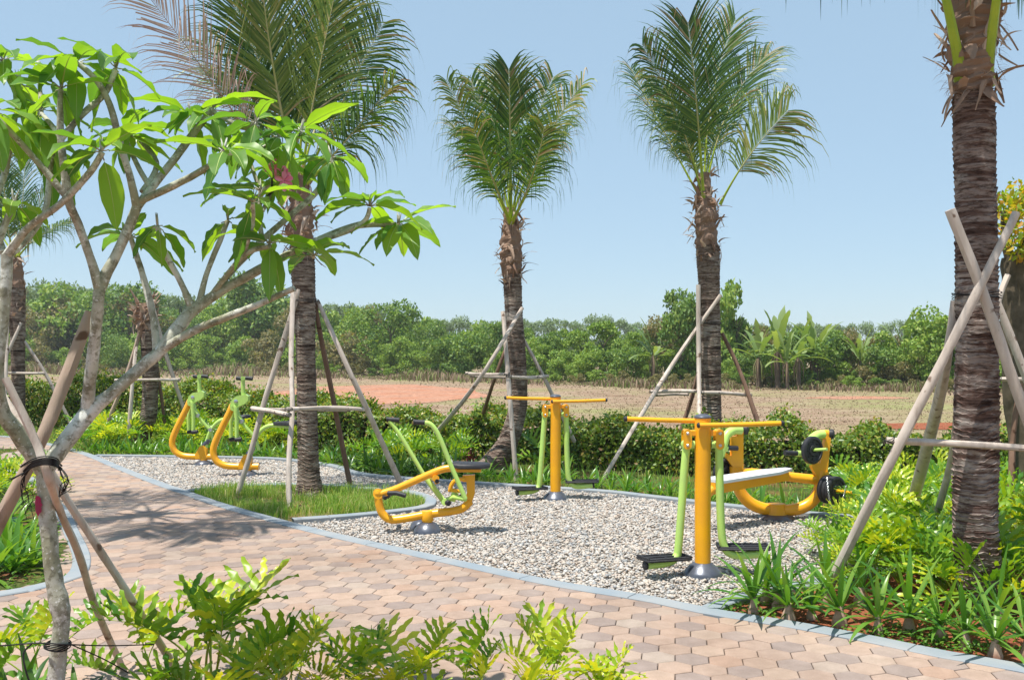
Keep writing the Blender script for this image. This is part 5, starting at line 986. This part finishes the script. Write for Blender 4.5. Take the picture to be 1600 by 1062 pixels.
treeproto('a1',51,'tree_a',n=4200,lump=22,asp=.62,leaf=.05); treeproto('a2',52,'tree_a',n=4200,lump=18,asp=.55,leaf=.055); treeproto('b1',53,'tree_b',n=4200,lump=20,asp=.55,leaf=.05); treeproto('b2',54,'tree_b',n=4200,lump=24,asp=.7,leaf=.045); treeproto('c1',55,'tree_c',n=4200,lump=20,asp=.62,leaf=.055); treeproto('c2',56,'tree_c',n=4000,lump=14,asp=.5,leaf=.06); treeproto('d1',57,'tree_d',n=3600,lump=18,asp=.6,leaf=.05)
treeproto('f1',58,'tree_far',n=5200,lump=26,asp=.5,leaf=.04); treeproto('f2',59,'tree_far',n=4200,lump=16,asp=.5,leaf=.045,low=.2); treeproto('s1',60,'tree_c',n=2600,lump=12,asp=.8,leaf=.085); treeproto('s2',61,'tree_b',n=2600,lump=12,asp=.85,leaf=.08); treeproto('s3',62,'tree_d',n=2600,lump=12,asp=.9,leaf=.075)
ZN=[(60,'at the far left edge'),(150,'left of the frangipani fork'),(215,'seen left of the cropped palm'),(330,'seen right of the cropped palm'),(440,'seen under the frangipani limbs'),(520,'behind the grass pit palm'),(640,'right of the grass pit palm'),(760,'left of the leaning palm'),(850,'behind the leaning palm'),(960,'right of the leaning palm'),(1060,'left of the upright palm'),(1160,'behind the upright palm'),(1290,'around the banana plants'),(1390,'right of the banana plants'),(1480,'left of the big palm'),(3000,'right of the big palm')]
LK={'a1':'mid green','a2':'fresh green','b1':'dark','b2':'dark spreading','c1':'light green','c2':'sparse light green','d1':'olive','f1':'hazy tall','f2':'hazy narrow','s1':'light green','s2':'dark','s3':'brownish'}
def tree(px,top,base,kind,label,group,name='tree',cat='tree',wx=1.0,seed=0):
    if group: label=LK[kind]+' '+label+' '+next(z for a,z in ZN if px<a)
    Y=2610/(base-558); X=(px-800)*Y/FPX; H=CAMH-(top-558)*Y/FPX+.05; rr=random.Random(int(px*7+top)); e=empty(name,(X,Y,-.06),label,cat,group,rr.uniform(0,6.28)); e.scale=(H*wx,H*wx,H); td,cm=kinds[kind]; link('crown',cm,e)
    if cat=='tree': link('trunk',td,e)
    return e
def prof(x,pts): return float(np.interp(x,[p[0] for p in pts],[p[1] for p in pts]))
TOP=[(-60,455),(0,452),(90,455),(170,448),(215,452),(300,480),(370,440),(420,445),(480,470),(600,478),(700,500),(780,498),(830,500),(920,492),(1000,505),(1060,475),(1100,480),(1160,500),(1240,500),(1300,505),(1400,503),(1480,490),(1560,490),(1660,485)]
BAS=[(-60,579),(400,580),(700,589),(1000,599),(1300,604),(1660,610)]
FARTOP=[(-60,448),(100,446),(250,455),(330,466),(450,466),(560,468),(650,492),(760,498),(880,492),(1000,497),(1200,500),(1300,503),(1660,500)]
rr=random.Random(12); x=-60
while x<1660:
    tree(x,prof(x,FARTOP)+rr.uniform(1,7),574,rr.choice(['f1','f1','f2']),'tree of the far rear row','trees of the rear row',wx=.75); x+=rr.uniform(26,36)
x=-60
while x<1660:
    b=prof(x,BAS); tree(x,prof(x,TOP)+rr.uniform(6,26),b-rr.uniform(1.5,4),rr.choice(['a1','a2','b1','b2','c1','d1','c2','b1','c1']),'tree in the far wood','trees beyond the field',wx=.78); x+=rr.uniform(20,32)
x=-60
while x<1660:
    b=prof(x,BAS); h=rr.uniform(26,60); tree(x,b-h,b+rr.uniform(-1.5,.8),rr.choice(['s1','s2','c1','a2','s1','s3','b2','a1']),'shrub of the far wood','shrubs at the foot of the far trees','shrub','shrub',wx=.95); x+=rr.uniform(14,24)
x=-60
while x<1660:
    b=prof(x,BAS)+rr.uniform(.5,2); tree(x,b-rr.uniform(10,20),b,rr.choice(['s3','s3','s2','s1']),'bush on the far field edge','low bushes on the field edge','bush','shrub',wx=1.2); x+=rr.uniform(22,40)
tree(395,434,579,'b1','tall dark crowned tree standing above the far wood left of the staked palm',None); tree(205,446,578,'b2','dark rounded tree behind the cropped palm trunk',None)
tree(610,474,586,'b2','broad dark tree above the far wood right of the frangipani branches',None); tree(1063,458,600,'b1','tall dense tree left of the upright palm in the far wood',None,wx=.62); tree(1150,446,600,'c2','bright open crowned tree right of the upright palm in the far wood',None,wx=.55); tree(1480,486,607,'c1','bright tree left of the big foreground palm in the far wood',None,wx=.9)
tree(125,453,577,'c1','brownish topped leafy tree in the far wood above the crossed poles at left',None)
# banana plants
def banana_mesh(seed):
    rnd=random.Random(seed); mb=MB(); mb2=MB(); mb.tube([(0,0,0),(.02,0,.8),(.03,0,1.6)],[.13,.11,.07],10,0,rnd=.1)
    for i in range(10):
        az=i*2.4+rnd.uniform(-.3,.3); el=rnd.choice([1.35,1.1,.8,.5,.2]); d=Vector((math.cos(az)*math.cos(el),math.sin(az)*math.cos(el),math.sin(el))); s=Vector((-math.sin(az),math.cos(az),0)); p=Vector((.03,0,1.5)); L=rnd.uniform(1.7,2.4); K=12; V=[]
        for k in range(K+1):
            u=k/K; w_=.02 if u<.15 else .38*math.sin(math.pi*min(max((u-.13)/.87,0),1))**.6; nn=s.cross(d).normalized(); j=rnd.uniform(.45,1.1); V+=[p-s*w_*.5*j+nn*-.10*w_,p,p+s*w_*.5*j+nn*-.10*w_]; d=(d+Vector((0,0,-1))*.17*u).normalized(); p=p+d*L/K
        mb2.add(V,[(3*a+b,3*a+b+1,3*a+b+4,3*a+b+3) for a in range(K) for b in (0,1)])
    for i in range(6):
        a=rnd.uniform(0,6.28); q=Vector((.1*math.cos(a),.1*math.sin(a),1.5)); mb.tube([q,q+Vector((.15*math.cos(a),.15*math.sin(a),-.4)),q+Vector((.12*math.cos(a),.12*math.sin(a),-1.1))],[.03,.05,.01],5,1)
    a=mb.build('stem',[M['twigbark'],M['brush']],None); b=mb2.build('leaves',M['banana'],None,sharp=None); r=(a.data,b.data); bpy.data.objects.remove(a); bpy.data.objects.remove(b); return r
BN=[banana_mesh(s) for s in (1,2,3)]
for i,(px,top,base,lb) in enumerate(((1185,492,604,'banana plant left of the tallest one in the banana group'),(1215,468,605,'tallest banana plant of the group right of the upright palm'),(1248,492,605.5,'banana plant leaning out at the right of the banana group'),(1275,478,604,'separate banana plant with stiff raised leaves, right of the banana group'),(1412,486,604,'lone banana plant rising above the shrubs left of the big palm'),(1020,492,599,'pale banana plant rising above the shrubs left of the upright palm'),(1345,505,604,'short banana plant between the banana group and the lone one'),(1230,505,607,'low drooping banana plant in front of the banana group'))):
    Y=2610/(base-558); H=(CAMH-(top-558)*Y/FPX)/3.75; e=empty('banana_plant',((px-800)*Y/FPX,Y,-.06),lb,'banana plant','banana plants in the far wood',i*1.3); e.scale=(H,)*3; a,b=BN[i%3]; link('stem',a,e); link('leaves',b,e)
# tree behind the big palm
def ytree():
    Y=11.6; o=P(1598,790,Y); o.z=-.04; e=empty('young_tree',o,'mottled trunk tree with yellow green leaves behind the big palm at right','tree')
    mb=MB(); mb.off=o; tubepx(mb,[(1602,800,50,Y),(1598,700,42,Y),(1590,600,40,Y),(1585,500,42,Y),(1588,440,44,Y),(1582,400,34,Y)],12,rnd=.2)
    for a in ([(1585,420,20,Y),(1572,380,14,Y),(1568,330,8,Y)],[(1590,420,22,Y),(1605,370,16,Y-.2),(1615,320,8,Y-.3)],[(1588,430,16,Y),(1600,400,10,Y+.3),(1625,370,6,Y+.6)]): tubepx(mb,a,8,rnd=.15)
    mb.build('trunk',M['mottled'],e); r=np.random.default_rng(5); n=800; k=r.integers(0,7,n); cs=np.array([P(*a)-o for a in ((1572,322,Y),(1590,310,Y+.3),(1615,318,Y-.3),(1585,350,Y-.3),(1610,372,Y-.4),(1640,350,Y),(1598,385,Y-.35))]); p=cs[k]+randdir(r,n)*.26*r.random((n,1))**.4; s=r.uniform(.07,.13,n); D=unit(r.normal(size=(n,3))+[0,0,-.2]); v,q=leafcards(p,D,randdir(r,n),s,s*.45); link('crown',npmesh('crown',v,[q],M['tree_y']),e)
ytree()
support([[(1575,430,11,11.3),(1560,470,11,11.2),(1540,560,11,11.1),(1500,770,12,11.0)],[(1556,468,13,10.6),(1598,575,15,10.6),(1660,740,15,10.6)],([(1582,690,12,11.0),(1580,760,12,10.9),(1578,800,12,10.9)],'poledark'),([(1594,600,9,11.0),(1583,680,10,11.0),(1580,780,10,11.0)],'poledark')],[[(1555,592,8,10.9),(1640,595,8,10.9)]],'weathered stakes around the mottled trunk at the right edge behind the big palm',seed=8)

# ---------------------------------------------------------------- thin tropical haze
mb=MB(); mb.add([(x,y,z) for z in (-1.1,26) for x,y in ((-400,-40),(400,-40),(400,420),(-400,420))],[(3,2,1,0),(4,5,6,7),(0,1,5,4),(1,2,6,5),(2,3,7,6),(3,0,4,7)])
hm=bpy.data.materials.new('haze'); hm.use_nodes=True; hn=hm.node_tree; hn.nodes.remove(hn.nodes['Principled BSDF']); pv=hn.nodes.new('ShaderNodeVolumePrincipled'); pv.inputs['Color'].default_value=(.9,.94,1,1); pv.inputs['Density'].default_value=.0004; hn.links.new(pv.outputs[0],hn.nodes['Material Output'].inputs['Volume'])
ho=mb.build('haze',hm,smooth=False); tag(ho,'thin pale haze softening the far trees','haze',kind='stuff')
